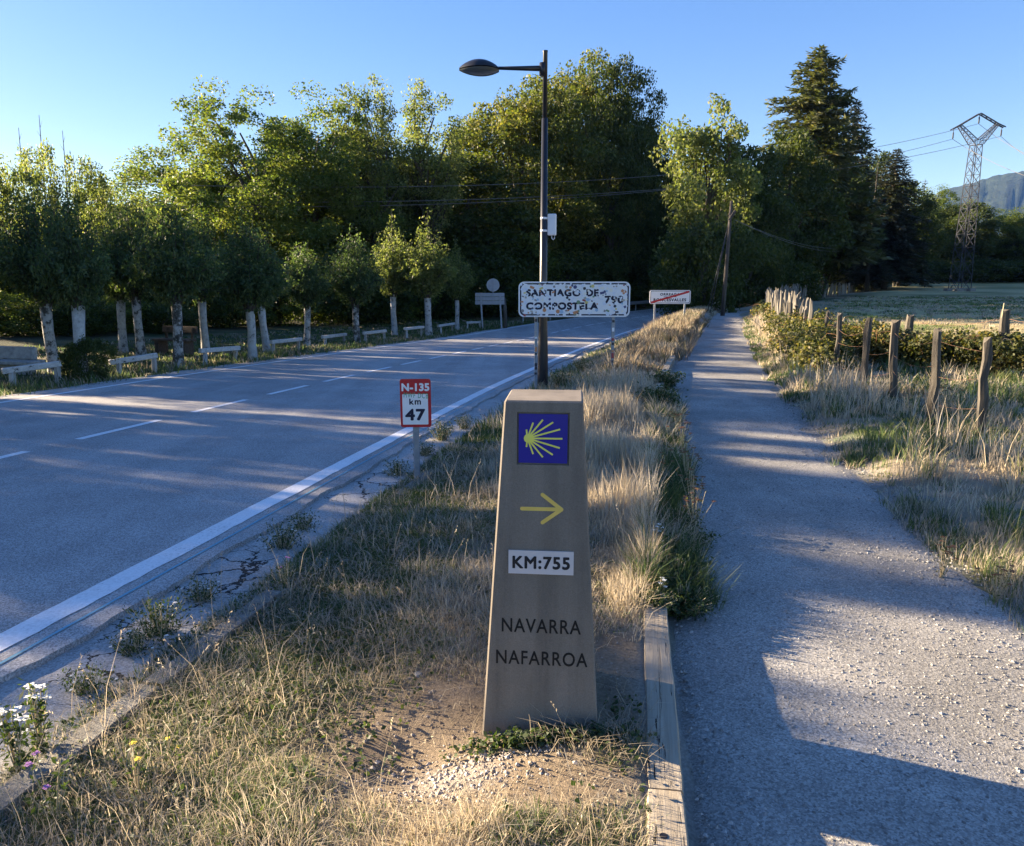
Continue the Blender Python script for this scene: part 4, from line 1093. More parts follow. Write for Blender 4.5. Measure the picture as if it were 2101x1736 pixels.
# ------------------------------------------------------------------ trees
def leaves(r, C, R, n, size, aspect=.55, up=.5, out=None, droop=0.0, jitter=.35):
    """n leaves in each ellipsoid clump (centres C, radii R); returns verts and a tone per vertex"""
    K = len(C); N = K * n
    c = np.repeat(C, n, 0); rad = np.repeat(R, n, 0)
    d = r.normal(size=(N, 3)); d /= np.linalg.norm(d, axis=1, keepdims=True)
    rr = r.random((N, 1)) ** .45
    P = c + d * rr * rad
    nrm = r.normal(size=(N, 3)) * .8 + d * .5; nrm[:, 2] += up
    nrm /= np.linalg.norm(nrm, axis=1, keepdims=True)
    ax = r.normal(size=(N, 3)) + d * .6; ax[:, 2] -= droop
    ax -= nrm * (ax * nrm).sum(1, keepdims=True); ax /= np.linalg.norm(ax, axis=1, keepdims=True) + 1e-9
    sd = np.cross(nrm, ax)
    s = size * (1 + jitter * (r.random((N, 1)) - .5) * 2)
    V = np.stack([P, P + ax * s * .45 + sd * s * aspect * .5, P + ax * s, P + ax * s * .45 - sd * s * aspect * .5], 1)
    tone = np.clip(np.repeat(r.random(K), n) * .45 + r.random(N) * .55, 0, 1)
    return V.reshape(-1, 3), np.repeat(tone, 4)
def leaf_mesh(name, V, tone, mat):
    q = np.arange(len(V)).reshape(-1, 4)
    return mesh_arrays(name, V, q, mat=mat, col=tone)
def make_tree(name, crown_me, wood_mb, wood_mat_, extra=()):
    root = bpy.data.objects.new(name, None)
    t = bpy.data.objects.new('trunk', wood_mb.mesh('trunk', wood_mat_)); c = bpy.data.objects.new('crown', crown_me)
    return root, [t, c] + [bpy.data.objects.new(n, m) for n, m in extra]
def instance(arch, loc, scale, rz, label, cat='tree', group=None, name=None):
    root, parts = arch[:2]
    o = bpy.data.objects.new(name or root.name, None); o.empty_display_size = .2
    o.location = loc; o.scale = scale; o.rotation_euler = (0, 0, rz); link(o, None, label, cat, group)
    for p in parts:
        c = p.copy(); COL.objects.link(c); c.parent = o
    return o

def broadleaf(name, seed, Ht, R, cb, K, n, size, mat, clump=(1.1, .7), lump=.25, bark='bark_dark', shape=1.0, low=.0, trunk_r=None, aspect=.6, limbs=16, shell=.55):
    r = np.random.default_rng(seed)
    d = r.normal(size=(K, 3)); d /= np.linalg.norm(d, axis=1, keepdims=True)
    ph = r.random((7, 3)) * 6.3; fr = r.normal(size=(7, 3)) * 2.6
    lum = sum(np.sin(d @ fr[i] + ph[i, 0]) for i in range(7)) / 7 * 1.9
    rad = (shell + (1 - shell) * r.random(K) ** .6) * (1 + lump * lum)
    zc = Ht * (cb + 1) / 2; hz = Ht * (1 - cb) / 2
    z = zc + d[:, 2] * hz * rad
    tz = np.clip((z - cb * Ht) / (Ht * (1 - cb)), 0, 1)
    w = 1.0 if shape == 1.0 else (1 - tz) ** .5 * shape + .35
    C = np.stack([d[:, 0] * R * rad * w, d[:, 1] * R * rad * w, z], 1)
    cr = clump[0] * (.6 + .8 * r.random(K))
    RR = np.stack([cr, cr, cr * clump[1]], 1)
    V, tone = leaves(r, C, RR, n, size, aspect)
    wood = MB(); tr = trunk_r or Ht * .022
    pts = [(r.normal() * .1 * k, r.normal() * .1 * k, Ht * .86 * k / 6 - (.3 if k == 0 else 0)) for k in range(7)]
    wood.tube(pts, [tr * 1.35, tr, tr * .9, tr * .75, tr * .55, tr * .35, tr * .15], 9)
    for i in r.choice(K, min(limbs, K), replace=False):
        zz = min(C[i][2] * (.35 + .3 * r.random()), Ht * .7); k = zz / (Ht * .86) * 6; k0 = int(k)
        b = lerp(Vector(pts[k0]), Vector(pts[min(6, k0 + 1)]), k - k0); e = Vector(C[i])
        mid = lerp(b, e, .5) + Vector((r.normal() * .3, r.normal() * .3, .06 * Ht * r.random()))
        q = lerp(b, e, .25) + (mid - lerp(b, e, .5)) * .6
        wood.tube([b, q, mid, e], [tr * .42, tr * .34, tr * .22, tr * .05], 6, caps=False)
    return (*make_tree(name, leaf_mesh('crown', V, tone, M[mat]), wood, M[bark]), Ht, R)

def conifer(name, seed, Ht, R, cb, lev, mat, droop=.25, size=.5, dens=1.0, gap=0.0, ex=.75):
    r = np.random.default_rng(seed); Vs = []; Ts = []
    wood = MB(); wood.tube([(0, 0, -.3), (0, 0, Ht * .3), (0, 0, Ht * .7), (0, 0, Ht)], [Ht * .018, Ht * .014, Ht * .007, .02], 8)
    for k in range(lev):
        t = (k + r.random() * .8) / lev; z = Ht * (cb + (1 - cb) * t); L = R * (1 - t) ** ex * (.72 + .5 * r.random()) + .12
        nb = int(5 + 5 * (1 - t))
        a0 = r.random() * 6.3
        for j in range(nb):
            if r.random() < gap: continue
            a = a0 + 6.283 * j / nb + r.normal() * .2; l = L * (.65 + .5 * r.random())
            m = max(4, int(l * 9 * dens)); s = (np.arange(m) + r.random(m)) / m
            lift = .18 if t > .7 else .0
            P = np.stack([math.cos(a) * l * s, math.sin(a) * l * s, z - l * droop * s ** 1.6 + lift * l * s], 1)
            P += r.normal(size=P.shape) * np.array([.10, .10, .07]) * (.4 + l * .25)
            if j % 2 == 0 and l > .8: wood.tube([(0, 0, z), tuple(P[m // 2]), tuple(P[-1])], [.045, .03, .008], 4, caps=False)
            bd = np.array([math.cos(a), math.sin(a), -droop * .8])
            for side in (-1, 1):
                dirs = bd[None] * .7 + np.array([-math.sin(a), math.cos(a), -.25])[None] * side * .8 + r.normal(size=(m, 3)) * .3
                dirs /= np.linalg.norm(dirs, axis=1, keepdims=True)
                nr = r.normal(size=(m, 3)) * .5 + np.array([0, 0, 1]); sd = np.cross(nr, dirs); sd /= np.linalg.norm(sd, axis=1, keepdims=True)
                ss = size * (.6 + .7 * r.random((m, 1))) * (.55 + .45 * (1 - t))
                V = np.stack([P, P + dirs * ss * .4 + sd * ss * .17, P + dirs * ss, P + dirs * ss * .4 - sd * ss * .17], 1)
                Vs.append(V.reshape(-1, 3)); Ts.append(np.repeat(np.clip(.25 + .5 * r.random() + .3 * r.normal(size=m) * .5, 0, 1), 4))
    return (*make_tree(name, leaf_mesh('crown', np.concatenate(Vs), np.concatenate(Ts), M[mat]), wood, M['bark_dark']), Ht, R)

def pollard(name, seed, trunk_h=1.72, Ht=4.3, R=1.15, shoots=190, per=62, lean=0.0, mat='leaf_pollard', leaf=.13, tall=0.0):
    r = np.random.default_rng(seed)
    wood = MB()
    wood.tube([(0, 0, -.25), (.0, 0, .0), (lean * .3, 0, .5), (lean * .6, .02, 1.0), (lean, 0, trunk_h)], [.23, .17, .14, .13, .15], 14)
    top = np.array([lean, 0, trunk_h])
    limb = MB()
    for k in range(5):
        a = k * 1.26 + r.random(); limb.tube([tuple(top - [0, 0, .15]), (top[0] + .18 * math.cos(a), .18 * math.sin(a), trunk_h + .2), (top[0] + .34 * math.cos(a), .34 * math.sin(a), trunk_h + .48)], [.13, .11, .10], 8)
    C = []; DR = []
    for k in range(shoots):
        a = r.random() * 6.283; q = r.random() ** .6
        b = top + np.array([.32 * q * math.cos(a), .32 * q * math.sin(a), .1 + .38 * r.random()])
        hgt = (Ht - trunk_h) * (1.05 - .5 * q * q) * (.65 + .45 * r.random()) + tall * (r.random() < .12)
        rr = R * q * (.75 + .4 * r.random())
        s = np.linspace(.08, 1, per)
        x = b[0] + (rr * math.cos(a)) * s ** .7; y = b[1] + (rr * math.sin(a)) * s ** .7
        z = b[2] + hgt * (s - .40 * q * s * s) - .30 * q * s ** 2 * (q > .55)
        C.append(np.stack([x, y, z], 1))
        if k % 3 == 0: limb.tube([tuple(b), (x[per // 2], y[per // 2], z[per // 2]), (x[-1], y[-1], z[-1])], [.022, .014, .005], 4, caps=False)
    C = np.concatenate(C) + r.normal(size=(shoots * per, 3)) * .07
    V, tone = leaves(r, C, np.full((len(C), 3), .07), 1, leaf, .36, .25, droop=.5)
    # denser skirt round the head
    n2 = 900; d = r.normal(size=(n2, 3)); d /= np.linalg.norm(d, axis=1, keepdims=True)
    C2 = top + np.array([0, 0, .55]) + d * np.array([R * .72, R * .72, .62]) * (r.random((n2, 1)) ** .4)
    V2, t2 = leaves(r, C2, np.full((n2, 3), .14), 3, leaf, .4, .2, droop=.6)
    return (*make_tree(name, leaf_mesh('crown', np.concatenate([V, V2]), np.concatenate([tone, t2]), M[mat]), wood, M['whitewash'], [('limbs', limb.mesh('limbs', M['bark_dark']))]), Ht, R)

def place(arch, u, Y, vtop, wpx, label, cat='tree', group=None, name=None, rz=None, x=None, zb=None, sx=1.0):
    p = at(u, 575, Y); xx = p.x if x is None else x
    z0 = h1(xx, Y) if zb is None else zb
    zt = at(u, vtop, Y).z
    s = (wpx * Y / FPX) / (2 * arch[3])
    return instance(arch, (xx, Y, z0 - .05), (s * sx, s, (zt - z0) / arch[2]), rs.uniform(0, 6.28) if rz is None else rz, label, cat, group, name)

BEECH = broadleaf('beech_tree', 21, 20, 7.0, .10, 330, 185, .27, 'leaf_beech', (1.35, .62), .22)
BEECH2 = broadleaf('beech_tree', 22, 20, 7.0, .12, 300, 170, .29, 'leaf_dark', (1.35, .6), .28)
MAPLE = broadleaf('maple_tree', 23, 14, 5.0, .12, 230, 200, .18, 'leaf_maple', (.85, .7), .34)
MAPLE2 = broadleaf('maple_tree', 24, 14, 5.0, .10, 200, 190, .18, 'leaf_maple', (.85, .7), .45)
SPARSE = broadleaf('ash_tree', 25, 16, 3.6, .22, 150, 100, .21, 'leaf_ash', (.80, .85), .34, limbs=44, shell=.30)
LIGHT = broadleaf('ash_tree', 26, 12, 3.0, .18, 150, 110, .24, 'leaf_ash', (.70, .9), .38, limbs=26, shell=.4)
DARK = broadleaf('oak_tree', 27, 14, 4.5, .04, 230, 120, .30, 'leaf_dark', (1.1, .7), .30)
BUSH = broadleaf('shrub', 28, 4, 2.4, .02, 130, 110, .17, 'leaf_dark', (.62, .8), .30, limbs=10)
BUSHL = broadleaf('shrub', 29, 4, 2.2, .02, 95, 110, .15, 'leaf_maple', (.55, .8), .40, limbs=14)
YOUNG = broadleaf('young_ash', 30, 7, 1.7, .12, 85, 70, .15, 'leaf_ash', (.40, 1.0), .55, limbs=34, shell=.25, trunk_r=.06)
FIR = conifer('fir_tree', 31, 24, 6.5, .20, 60, 'needle', .14, .85, 1.8, ex=.55)
SPRUCE = conifer('spruce_tree', 32, 20, 4.2, .10, 52, 'needle_dark', .30, .7, 1.6, ex=.55)
THIN = conifer('spruce_tree', 33, 18, 2.3, .15, 30, 'needle_dark', .30, .45, .8, .2)
P1 = pollard('pollard_ash', 41)
P2 = pollard('pollard_ash', 42, lean=.1, Ht=4.0, shoots=170)
P3 = pollard('pollard_ash', 43, trunk_h=1.8, Ht=4.5, R=.95, shoots=120, tall=.9, mat='leaf_ash', leaf=.14)

# pollard row: measured foot of each trunk, height of the crown's top, crown width
PL = [((112, 762), 405, 170, P1, 'broad pollard with mottled trunk next to the stone bench'),
      ((168, 778), 418, 148, P2, 'pollard with patchy black and white trunk and bush at its foot'),
      ((290, 730), 420, 150, P1, 'pollard with pale trunk standing behind the tilting rail'),
      ((367, 754), 430, 168, P2, 'wide pollard whose white trunk hides the wooden bench'),
      ((423, 727), 440, 130, P1, 'pollard with smooth whitewashed trunk behind the level rail'),
      ((519, 740), 465, 160, P1, 'rounded dark pollard with clean white trunk at the road edge'),
      ((630, 710), 515, 112, P2, 'smaller round pollard with short white trunk set back from road'),
      ((733, 707), 488, 128, P1, 'full dark pollard with white trunk next to the sunlit pair'),
      ((810, 690), 470, 90, P3, 'sunlit yellow-green pollard with mossy trunk foot'),
      ((880, 692), 472, 105, P3, 'sunlit pollard with tall shoots and flared trunk'),
      ((938, 677), 512, 66, P3, 'slim shaded pollard at the end of the row'),
      ((253, 722), 470, 90, P2, 'slender leaning trunk with dark patches in the back row'),
      ((548, 722), 500, 100, P2, 'shaded pollard with blackened trunk in the back row')]
for b, vt, w, arch, lab in PL:
    g = ground(*b); z0 = h1(*g); s = (w * g[1] / FPX) / (2 * arch[3] * 1.15); zt = at(b[0], vt, g[1]).z
    o = instance(arch, (g[0], g[1], z0), (s, s, (zt - z0) / arch[2]), rs.uniform(0, 6.28), lab, 'tree', 'pollarded trees along the far verge')
    o.rotation_euler.x = rs.gauss(0, .015); o.rotation_euler.y = rs.gauss(0, .02)
    sz = (zt - z0) / arch[2]; st = min(1.25, max(.85, s))
    for c in o.children:
        if c.name.startswith('trunk'): c.scale = (st / s, st / s, 1)

# wood on the left of the road
TL = [(MAPLE2, 420, 50, 262, 330, 'loose-crowned maple at the edge of the wood, lowest of the maples'), (MAPLE, 545, 46, 214, 330, 'broad maple with sunlit shoulder above the pollards'), (MAPLE, 655, 49, 205, 300, 'tall maple with golden tips beside the sparse trees'),
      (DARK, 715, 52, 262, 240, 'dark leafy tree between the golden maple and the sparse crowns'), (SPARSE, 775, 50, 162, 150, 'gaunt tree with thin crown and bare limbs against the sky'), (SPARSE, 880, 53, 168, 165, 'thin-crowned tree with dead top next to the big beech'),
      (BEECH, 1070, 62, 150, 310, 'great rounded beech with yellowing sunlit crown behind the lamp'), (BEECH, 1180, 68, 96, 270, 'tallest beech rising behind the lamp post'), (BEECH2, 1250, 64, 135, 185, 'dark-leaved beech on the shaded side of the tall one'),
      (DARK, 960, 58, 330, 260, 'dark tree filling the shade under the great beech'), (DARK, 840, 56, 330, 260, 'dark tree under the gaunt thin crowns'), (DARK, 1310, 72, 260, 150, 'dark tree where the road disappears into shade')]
for arch, u, Y, vt, w, lab in TL: place(arch, u, Y, vt, w, lab, group='trees of the wood beyond the road')
for u, Y, vt, w in [(20, 34, 330, 110), (70, 36, 300, 90), (128, 34, 296, 95), (190, 37, 318, 90), (235, 35, 350, 85), (285, 40, 395, 90), (325, 42, 410, 80), (-40, 33, 320, 100)]:
    place(YOUNG, u, Y, vt, w, 'spindly young ash with upright leafy stems behind the pollards', 'tree', 'young ashes behind the pollards')
for u, v0, v1 in [(40, 340, 262), (82, 350, 236), (130, 345, 268), (152, 350, 318), (98, 330, 290)]:
    Y = 38; a = at(u, v0 + 60, Y); b = at(u - 2, v1, Y); a.z = h1(a.x, Y) 
    mbp = MB().tube([a, lerp(a, b, .6), b], [.06, .045, .012], 5)
    for k in range(9):
        t = .62 + .36 * k / 9; p = lerp(a, b, t); s_ = (-1) ** k
        mbp.tube([p, p + Vector((s_ * .28 * (1.1 - t) * 3, 0, .32))], [.012, .004], 4)
    mbp.build('dead_sapling', M['wood_grey'], None, 'leafless dead sapling spike rising over the young ashes', 'tree', 'dead saplings over the young ashes')
for k, (u, Y, vt, w) in enumerate([(-30, 25, 600, 150), (55, 26, 610, 140), (145, 27, 605, 140), (235, 29, 612, 130), (330, 30, 615, 120), (-20, 31, 520, 170), (60, 33, 490, 190), (150, 32, 540, 160), (235, 34, 500, 170), (320, 36, 520, 170), (410, 35, 560, 150), (480, 38, 520, 180), (570, 39, 540, 170), (650, 42, 500, 190), (740, 44, 540, 180), (820, 47, 520, 180), (900, 50, 520, 170), (985, 54, 500, 200), (1070, 58, 500, 190), (1150, 62, 500, 200), (1235, 70, 480, 200), (1310, 76, 470, 180)]):
    place(BUSH if k % 3 else BUSHL, u, Y, vt, w, 'dense shrub in the undergrowth along the edge of the wood', 'shrub', 'undergrowth shrubs beyond the road')
for k, (u, Y, vt, w) in enumerate([(30, 60, 420, 420), (260, 62, 420, 420), (480, 66, 380, 420), (700, 72, 350, 420), (900, 80, 330, 420), (1110, 90, 300, 420), (1300, 96, 330, 400)]):
    place(DARK, u, Y, vt, w, 'tree deep in the wood seen only through gaps between others', 'tree', 'trees deep in the wood')
g = ground(168, 778); instance(BUSH, (g[0] + .25, g[1] - .15, h1(*g) - .1), (.17, .16, .26), 1, 'leafy sprouts around the foot of the patchy trunk', 'shrub')

# trees between road and path, and round the field
place(LIGHT, 1438, 50, 198, 175, 'bright pale-green ash standing alone over the path', rz=1.0)
place(BUSH, 1445, 42, 440, 175, 'big rounded dark shrub left of the leaning utility pole', 'shrub')
place(BUSH, 1405, 45, 520, 90, 'low dark shrub crowding the bank by the town sign', 'shrub')
place(DARK, 1525, 62, 300, 170, 'dark tree overhanging the far end of the path')
place(FIR, 1645, 76, 96, 285, 'tallest fir with sunlit pointed top', rz=.4)
place(DARK, 1615, 68, 268, 170, 'dark tree in front of the tall fir')
place(DARK, 1690, 98, 330, 170, 'dark tree right of the fir at the field corner')
place(SPRUCE, 1725, 108, 208, 150, 'dark spruce shouldering the tall fir')
place(MAPLE2, 1748, 112, 390, 120, 'yellow-green tree at the corner of the field')
place(THIN, 1780, 90, 330, 70, 'thin half-bare conifer between dark spruces')
place(SPRUCE, 1815, 92, 305, 150, 'bushy-topped spruce standing over the field edge')
place(THIN, 1877, 135, 366, 55, 'small pointed spruce poking above the far wood')
place(DARK, 1765, 116, 318, 130, 'dark tree between the shouldering spruce and the thin conifer')
place(DARK, 1845, 100, 372, 120, 'dark tree stepping down from the bushy spruce to the far wood')
place(BUSH, 1590, 62, 520, 150, 'dark shrub beside the palisade near the path end', 'shrub')
place(BUSH, 1535, 58, 470, 120, 'dark shrub closing the far end of the path', 'shrub')
place(DARK, 1500, 75, 420, 150, 'dark tree beyond the end of the path')
place(DARK, 1560, 82, 380, 200, 'dark tree behind the shrub at the palisade')
for k, (u, vt, w, a) in enumerate([(1800, 430, 150, DARK), (1865, 402, 150, MAPLE), (1915, 392, 130, MAPLE), (1965, 418, 130, DARK), (2015, 425, 130, MAPLE2), (2065, 445, 130, DARK), (2125, 452, 150, DARK), (2200, 430, 170, MAPLE), (2290, 400, 180, DARK), (2390, 420, 190, DARK), (1840, 450, 120, DARK), (1940, 440, 130, DARK), (2090, 432, 120, MAPLE)]):
    place(a, u, 122 + 6 * (k % 3), vt, w, 'leafy tree in the wood closing the back of the field', 'tree', 'trees at the back of the field')
for k, u in enumerate(range(1780, 2420, 55)):
    place(BUSH, u, 116 + 3 * (k % 2), 530, 130, 'dark shrub at the foot of the wood behind the field', 'shrub', 'shrubs at the back of the field')

# unseen wood added left of view, shaped to pass only streaks of sun
# (position across the sun's direction, x, crown radius, height, kind)
SHADE = [(-6.0, -17, 2.4, 7.5, 0), (-2.6, -16, 1.7, 7.2, 1), (-.3, -15.5, 1.35, 7.2, 0), (1.7, -15, 1.0, 3.7, 3), (3.5, -15, 1.0, 4.7, 3), (1.4, -16.5, 1.0, 3.9, 3), (3.0, -16.5, .9, 5.0, 3), (3.8, -16.8, .8, 5.1, 3), (2.9, -14.6, .7, 4.6, 3), (4.42, -15.5, .40, 7.0, 1), (5.05, -15, .5, 4.2, 3), (7.05, -15, .45, 4.6, 3), (13.2, -16, .5, 5.6, 3), (6.15, -15, .85, 7.6, 1), (7.75, -16, .66, 7.6, 1),
         (9.75, -15, 1.12, 7.4, 0), (11.0, -17, .95, 8.0, 1), (12.3, -16, .75, 7.4, 1), (14.5, -19, 1.15, 8.2, 0), (16.6, -20, 1.2, 8.4, 1), (18.8, -22, .95, 8.8, 0), (20.0, -24, 1.3, 9.2, 1), (-9, -20, 3, 8.5, 1), (10.2, -23, 1.2, 9.5, 0), (6.0, -22, .9, 9.0, 0), (-1.2, -22, 1.6, 9.2, 1)]
for k, (p, x, R, hh, kd) in enumerate(SHADE):
    a = (BEECH2, BEECH2, YOUNG, BEECH2)[kd]; y = (p + .358 * -x) / .934
    sc_ = R / a[3] * (.95 if kd != 2 else 1.0)
    instance(a, (x, y, h1(x, y) - .05), (sc_, sc_, hh / a[2]), k * 1.7, ('leafy tree of the unseen roadside wood, placed for its shade', 'dark tree of the unseen roadside wood, placed for its shade', 'slender young tree of the unseen roadside wood, placed for its shade', 'tall shrub of the unseen roadside wood, placed for its shade')[kd], 'tree' if kd != 3 else 'shrub', ('roadside leafy trees', 'roadside dark trees', 'roadside young trees', 'roadside shrubs')[kd], ('leafy_tree', 'leafy_tree', 'young_tree', 'shrub')[kd])

for k, (x, y) in enumerate([(-44, -14), (-46, -4), (-43, 6), (-47, 15), (-45, 25), (-50, 34), (-44, 43), (-52, 52)]):
    instance((DARK, MAPLE)[k % 2], (x, y, h1(x, y) - .05), (1.05, 1.05, (7.4 + .5 * (k % 3)) / 14), k * 2.1, 'broad low tree behind the roadside wood beyond the stone bench', 'tree', 'low trees behind the roadside wood')

# ------------------------------------------------------------------ grass
DRY = np.array([[.58, .49, .345], [.64, .56, .42], [.46, .385, .27], [.42, .38, .315], [.52, .43, .29]])
GRN = np.array([[.075, .130, .040], [.105, .165, .050], [.15, .20, .070], [.062, .105, .045], [.19, .21, .085]])
BRN = np.array([[.30, .235, .155], [.38, .31, .21], [.20, .16, .11], [.48, .41, .29], [.15, .15, .08]])
def blade_arrays(x, y, z, h, w, az, bend, col, r):
    N = len(x); c, s = np.cos(az), np.sin(az)
    sa = az + np.pi / 2 + r.normal(size=N) * .5
    sx, sy = np.cos(sa) * w / 2, np.sin(sa) * w / 2
    V = np.empty((N, 5, 3), np.float32)
    def pt(t):
        o = h * bend * t ** 1.8
        return x + c * o, y + s * o, z + h * t * np.sqrt(np.clip(1 - (bend * t * .75) ** 2, .05, 1))
    for i, (t, k) in enumerate(((0, 1), (.5, .8))):
        X, Y, Z = pt(t)
        V[:, 2 * i] = np.stack([X - sx * k, Y - sy * k, Z - (.01 if t == 0 else 0)], 1); V[:, 2 * i + 1] = np.stack([X + sx * k, Y + sy * k, Z - (.01 if t == 0 else 0)], 1)
    X, Y, Z = pt(1.0); V[:, 4] = np.stack([X, Y, Z], 1)
    b = np.arange(N) * 5
    q = np.stack([b, b + 1, b + 3, b + 2], 1); t = np.stack([b + 2, b + 3, b + 4], 1)
    return V.reshape(-1, 3), q, t, np.repeat(col, 5, 0)
def tufts(name, tx, ty, th, nb, spread, col, seed, wmin=.0024, wk=.0011, bend=(.25, .9), kind='stuff', hj=.45):
    r = np.random.default_rng(seed)
    k = np.repeat(np.arange(len(tx)), nb)
    a = r.random(len(k)) * 6.283; q = np.sqrt(r.random(len(k)))
    x = tx[k] + np.cos(a) * q * spread[k]; y = ty[k] + np.sin(a) * q * spread[k]
    z = H(x, y)
    h = th[k] * (1 - hj + 2 * hj * r.random(len(k)) ** 1.3)
    w = np.maximum(wmin, wk * y) * (.7 + .6 * r.random(len(k)))
    b = bend[0] + (bend[1] - bend[0]) * r.random(len(k)) * (.4 + .6 * q)
    c = col[k] * (.75 + .5 * r.random((len(k), 1)))
    V, qd, t, cc = blade_arrays(x, y, z, h, w, a + r.normal(size=len(k)) * .6, b, c, r)
    o = obj(name, mesh_arrays(name, V, qd, t, M['grass'], cc), kind=kind)
    return o
def pick(r, pal, n): return pal[r.integers(0, len(pal), n)]
def blend(r, green, n):
    return np.where((r.random(n) < green)[:, None], pick(r, GRN, n), pick(r, DRY, n))
def keep_clear(x, y):
    """not inside the milestone, the timbers or on the path"""
    m = np.abs(x - .12) + 0 * y < .235
    inp = m & (y > 2.34) & (y < 2.80)
    tim = (x > path_l(y) - .135) & (((y < 3.58)) | ((y > 10.3) & (y < 15.7)))
    return ~(inp | tim)
# A: the verge between road and path, near part
def verge_points(n, y0, y1, pw, r, t0=-.03, t1=1.02):
    u = r.random(n); y = (y0 ** pw + u * (y1 ** pw - y0 ** pw)) ** (1 / pw)
    xs = verge_x(y); t = t0 + (t1 - t0) * r.random(n)
    return xs + t * (path_l(y) - xs), y, t
r = np.random.default_rng(101)
x, y, t = verge_points(17000, 1.15, 9.5, .35, r)
dirt, green, tv = verge_masks(x, y)
k = (r.random(len(x)) > dirt * 1.0) & keep_clear(x, y); x, y, t, dirt, green = x[k], y[k], t[k], dirt[k], green[k]
hn = fbm(x * 3 + 50, y * 3, 3); gr_ = r.random(len(x)) < (.20 + .78 * green)
th = np.where(gr_, .025 + .055 * hn, .028 + .11 * sstep(.45, .75, hn)) * (.7 + .6 * r.random(len(x))) * (1 - .55 * np.clip(dirt * 2, 0, 1))
th *= np.where((np.abs(x - .12) < .3) & (y < 2.4) & (y > 1.95), .55, 1) * (.70 + .30 * sstep(2.6, 4.5, y))
col = np.where(gr_[:, None], pick(r, GRN, len(x)), pick(r, DRY, len(x)))
tufts('verge_grass', x, y, th, 11, .035 + .04 * r.random(len(x)), col, 1)
# low thatch of dead blades lying about
x, y, t = verge_points(7000, 1.15, 8, .35, r)
dirt, green, tv = verge_masks(x, y); k = (r.random(len(x)) > dirt * .93) & keep_clear(x, y); x, y = x[k], y[k]
tufts('dead_thatch', x, y, np.full(len(x), .09) * (.6 + .8 * r.random(len(x))), 6, np.full(len(x), .07), pick(r, DRY, len(x)) * .8, 2, bend=(.85, 1.25))
# B: tall pale grass behind the milestone
n = 1600; y = 3.1 + 7.5 * r.random(n) ** 1.1; xl = path_l(y); x = xl - (.08 + (.35 + .10 * (y - 3)) * r.random(n))
cl = fbm(x * 2.4 + 7, y * 1.6, 3); k = keep_clear(x, y) & (cl > .36); x, y, cl = x[k], y[k], cl[k]
tufts('tall_dry_grass', x, y, .08 + .27 * sstep(.42, .7, cl) * (.6 + .5 * r.random(len(x))), 12, np.full(len(x), .05), pick(r, DRY, len(x)) * 1.05, 3, bend=(.1, .55))
# C: green and brown fringe hanging over the path
n = 1500; y = 3.45 + 9 * r.random(n) ** 1.5; x = path_l(y) + .02 + (.26 * r.random(n) - .10) * (1 + .5 * np.sin(y * 2.2))
k = keep_clear(x, y); x, y = x[k], y[k]
g = fbm(x * 2 + 3, y * 2, 2) > .47
tufts('path_fringe_grass', x, y, .10 + .13 * r.random(len(x)), 13, np.full(len(x), .06), np.where(g[:, None], pick(r, GRN, len(x)) * .9, blend(r, .25, len(x))), 4, bend=(.3, 1.0))
# D: bank further on
x, y, t = verge_points(5200, 9, 42, .6, r, -.02, 1.05)
k = keep_clear(x, y); x, y, t = x[k], y[k], t[k]
hn = fbm(x * 1.6 + 5, y * 1.1, 3); bru = (y > 13) & (t > .55) & (hn > .45)
col = np.where(bru[:, None], pick(r, BRN, len(x)), blend(r, np.clip(.65 - t, .12, .8), len(x)))
near_t = np.where((y < 16) & (path_l(y) - x < .6), .45, 1.0)
tufts('bank_grass', x, y, near_t * np.where(bru, .12 + .26 * hn * sstep(30, 22, y), .06 + .16 * hn) * (.7 + .6 * r.random(len(x))), 12, .08 + .10 * r.random(len(x)), col, 5)
# E: right of the path up to the fence and beyond it
n = 9000; y = (2.2 ** .5 + r.random(n) * (34 ** .5 - 2.2 ** .5)) ** 2; x = path_r(y) + .04 + (fence_x(y) + 2.6 - path_r(y)) * r.random(n) ** 1.15
g = fbm(x * 1.5 + 40, y * 1.5, 3); hn = fbm(x * 2.5, y * 2.5 + 60, 3)
gg = sstep(.62, .40, g)
col = blend(r, 0.15 + .65 * gg, n)
nearp = np.exp(-((x - path_r(y)) / .25) ** 2)
tufts('path_side_grass', x, y, (.04 + .16 * sstep(.40, .72, hn)) * (1 - .45 * nearp) * (.7 + .7 * r.random(n)), 12, .05 + .05 * r.random(n), col, 6)
n = 520; y = 5.5 + 24 * r.random(n); x = path_r(y) + .25 + (fence_x(y) - .6 - path_r(y)) * r.random(n)
k = fbm(x * 1.2 + 80, y * 1.2, 3) > .45; x, y = x[k], y[k]
tufts('tall_stalks', x, y, .20 + .24 * r.random(len(x)), 7, np.full(len(x), .09), pick(r, DRY, len(x)) * 1.05, 7, bend=(.08, .5))
n = 1500; y = 2.6 + 24 * r.random(n) ** 1.4; k = fbm(y * 1.1, y * 0 + 33, 3) > .44; y = y[k]; x = path_r(y) - .05 + .30 * r.random(len(y)) - .10 * (fbm(y * 2, y * 0 + 5, 2) > .5)
tufts('path_edge_tufts', x, y, .04 + .09 * r.random(len(x)), 12, np.full(len(x), .06), blend(r, .6, len(x)), 17)
# F: far verge under the pollards
n = 6500; S = 4 + 42 * r.random(n) ** .8; L = -4.15 - 7.5 * r.random(n) ** 1.6
x, y = road_xy(S, L)
tufts('far_verge_grass', x, y, .06 + .13 * r.random(n) * np.exp(-((-L - 4.3) / 2.5) ** 2) + .02, 8, np.full(n, .12), np.where((r.random(n) < .22)[:, None], pick(r, DRY, n) * .7, pick(r, GRN, n)), 8, wk=.0012)
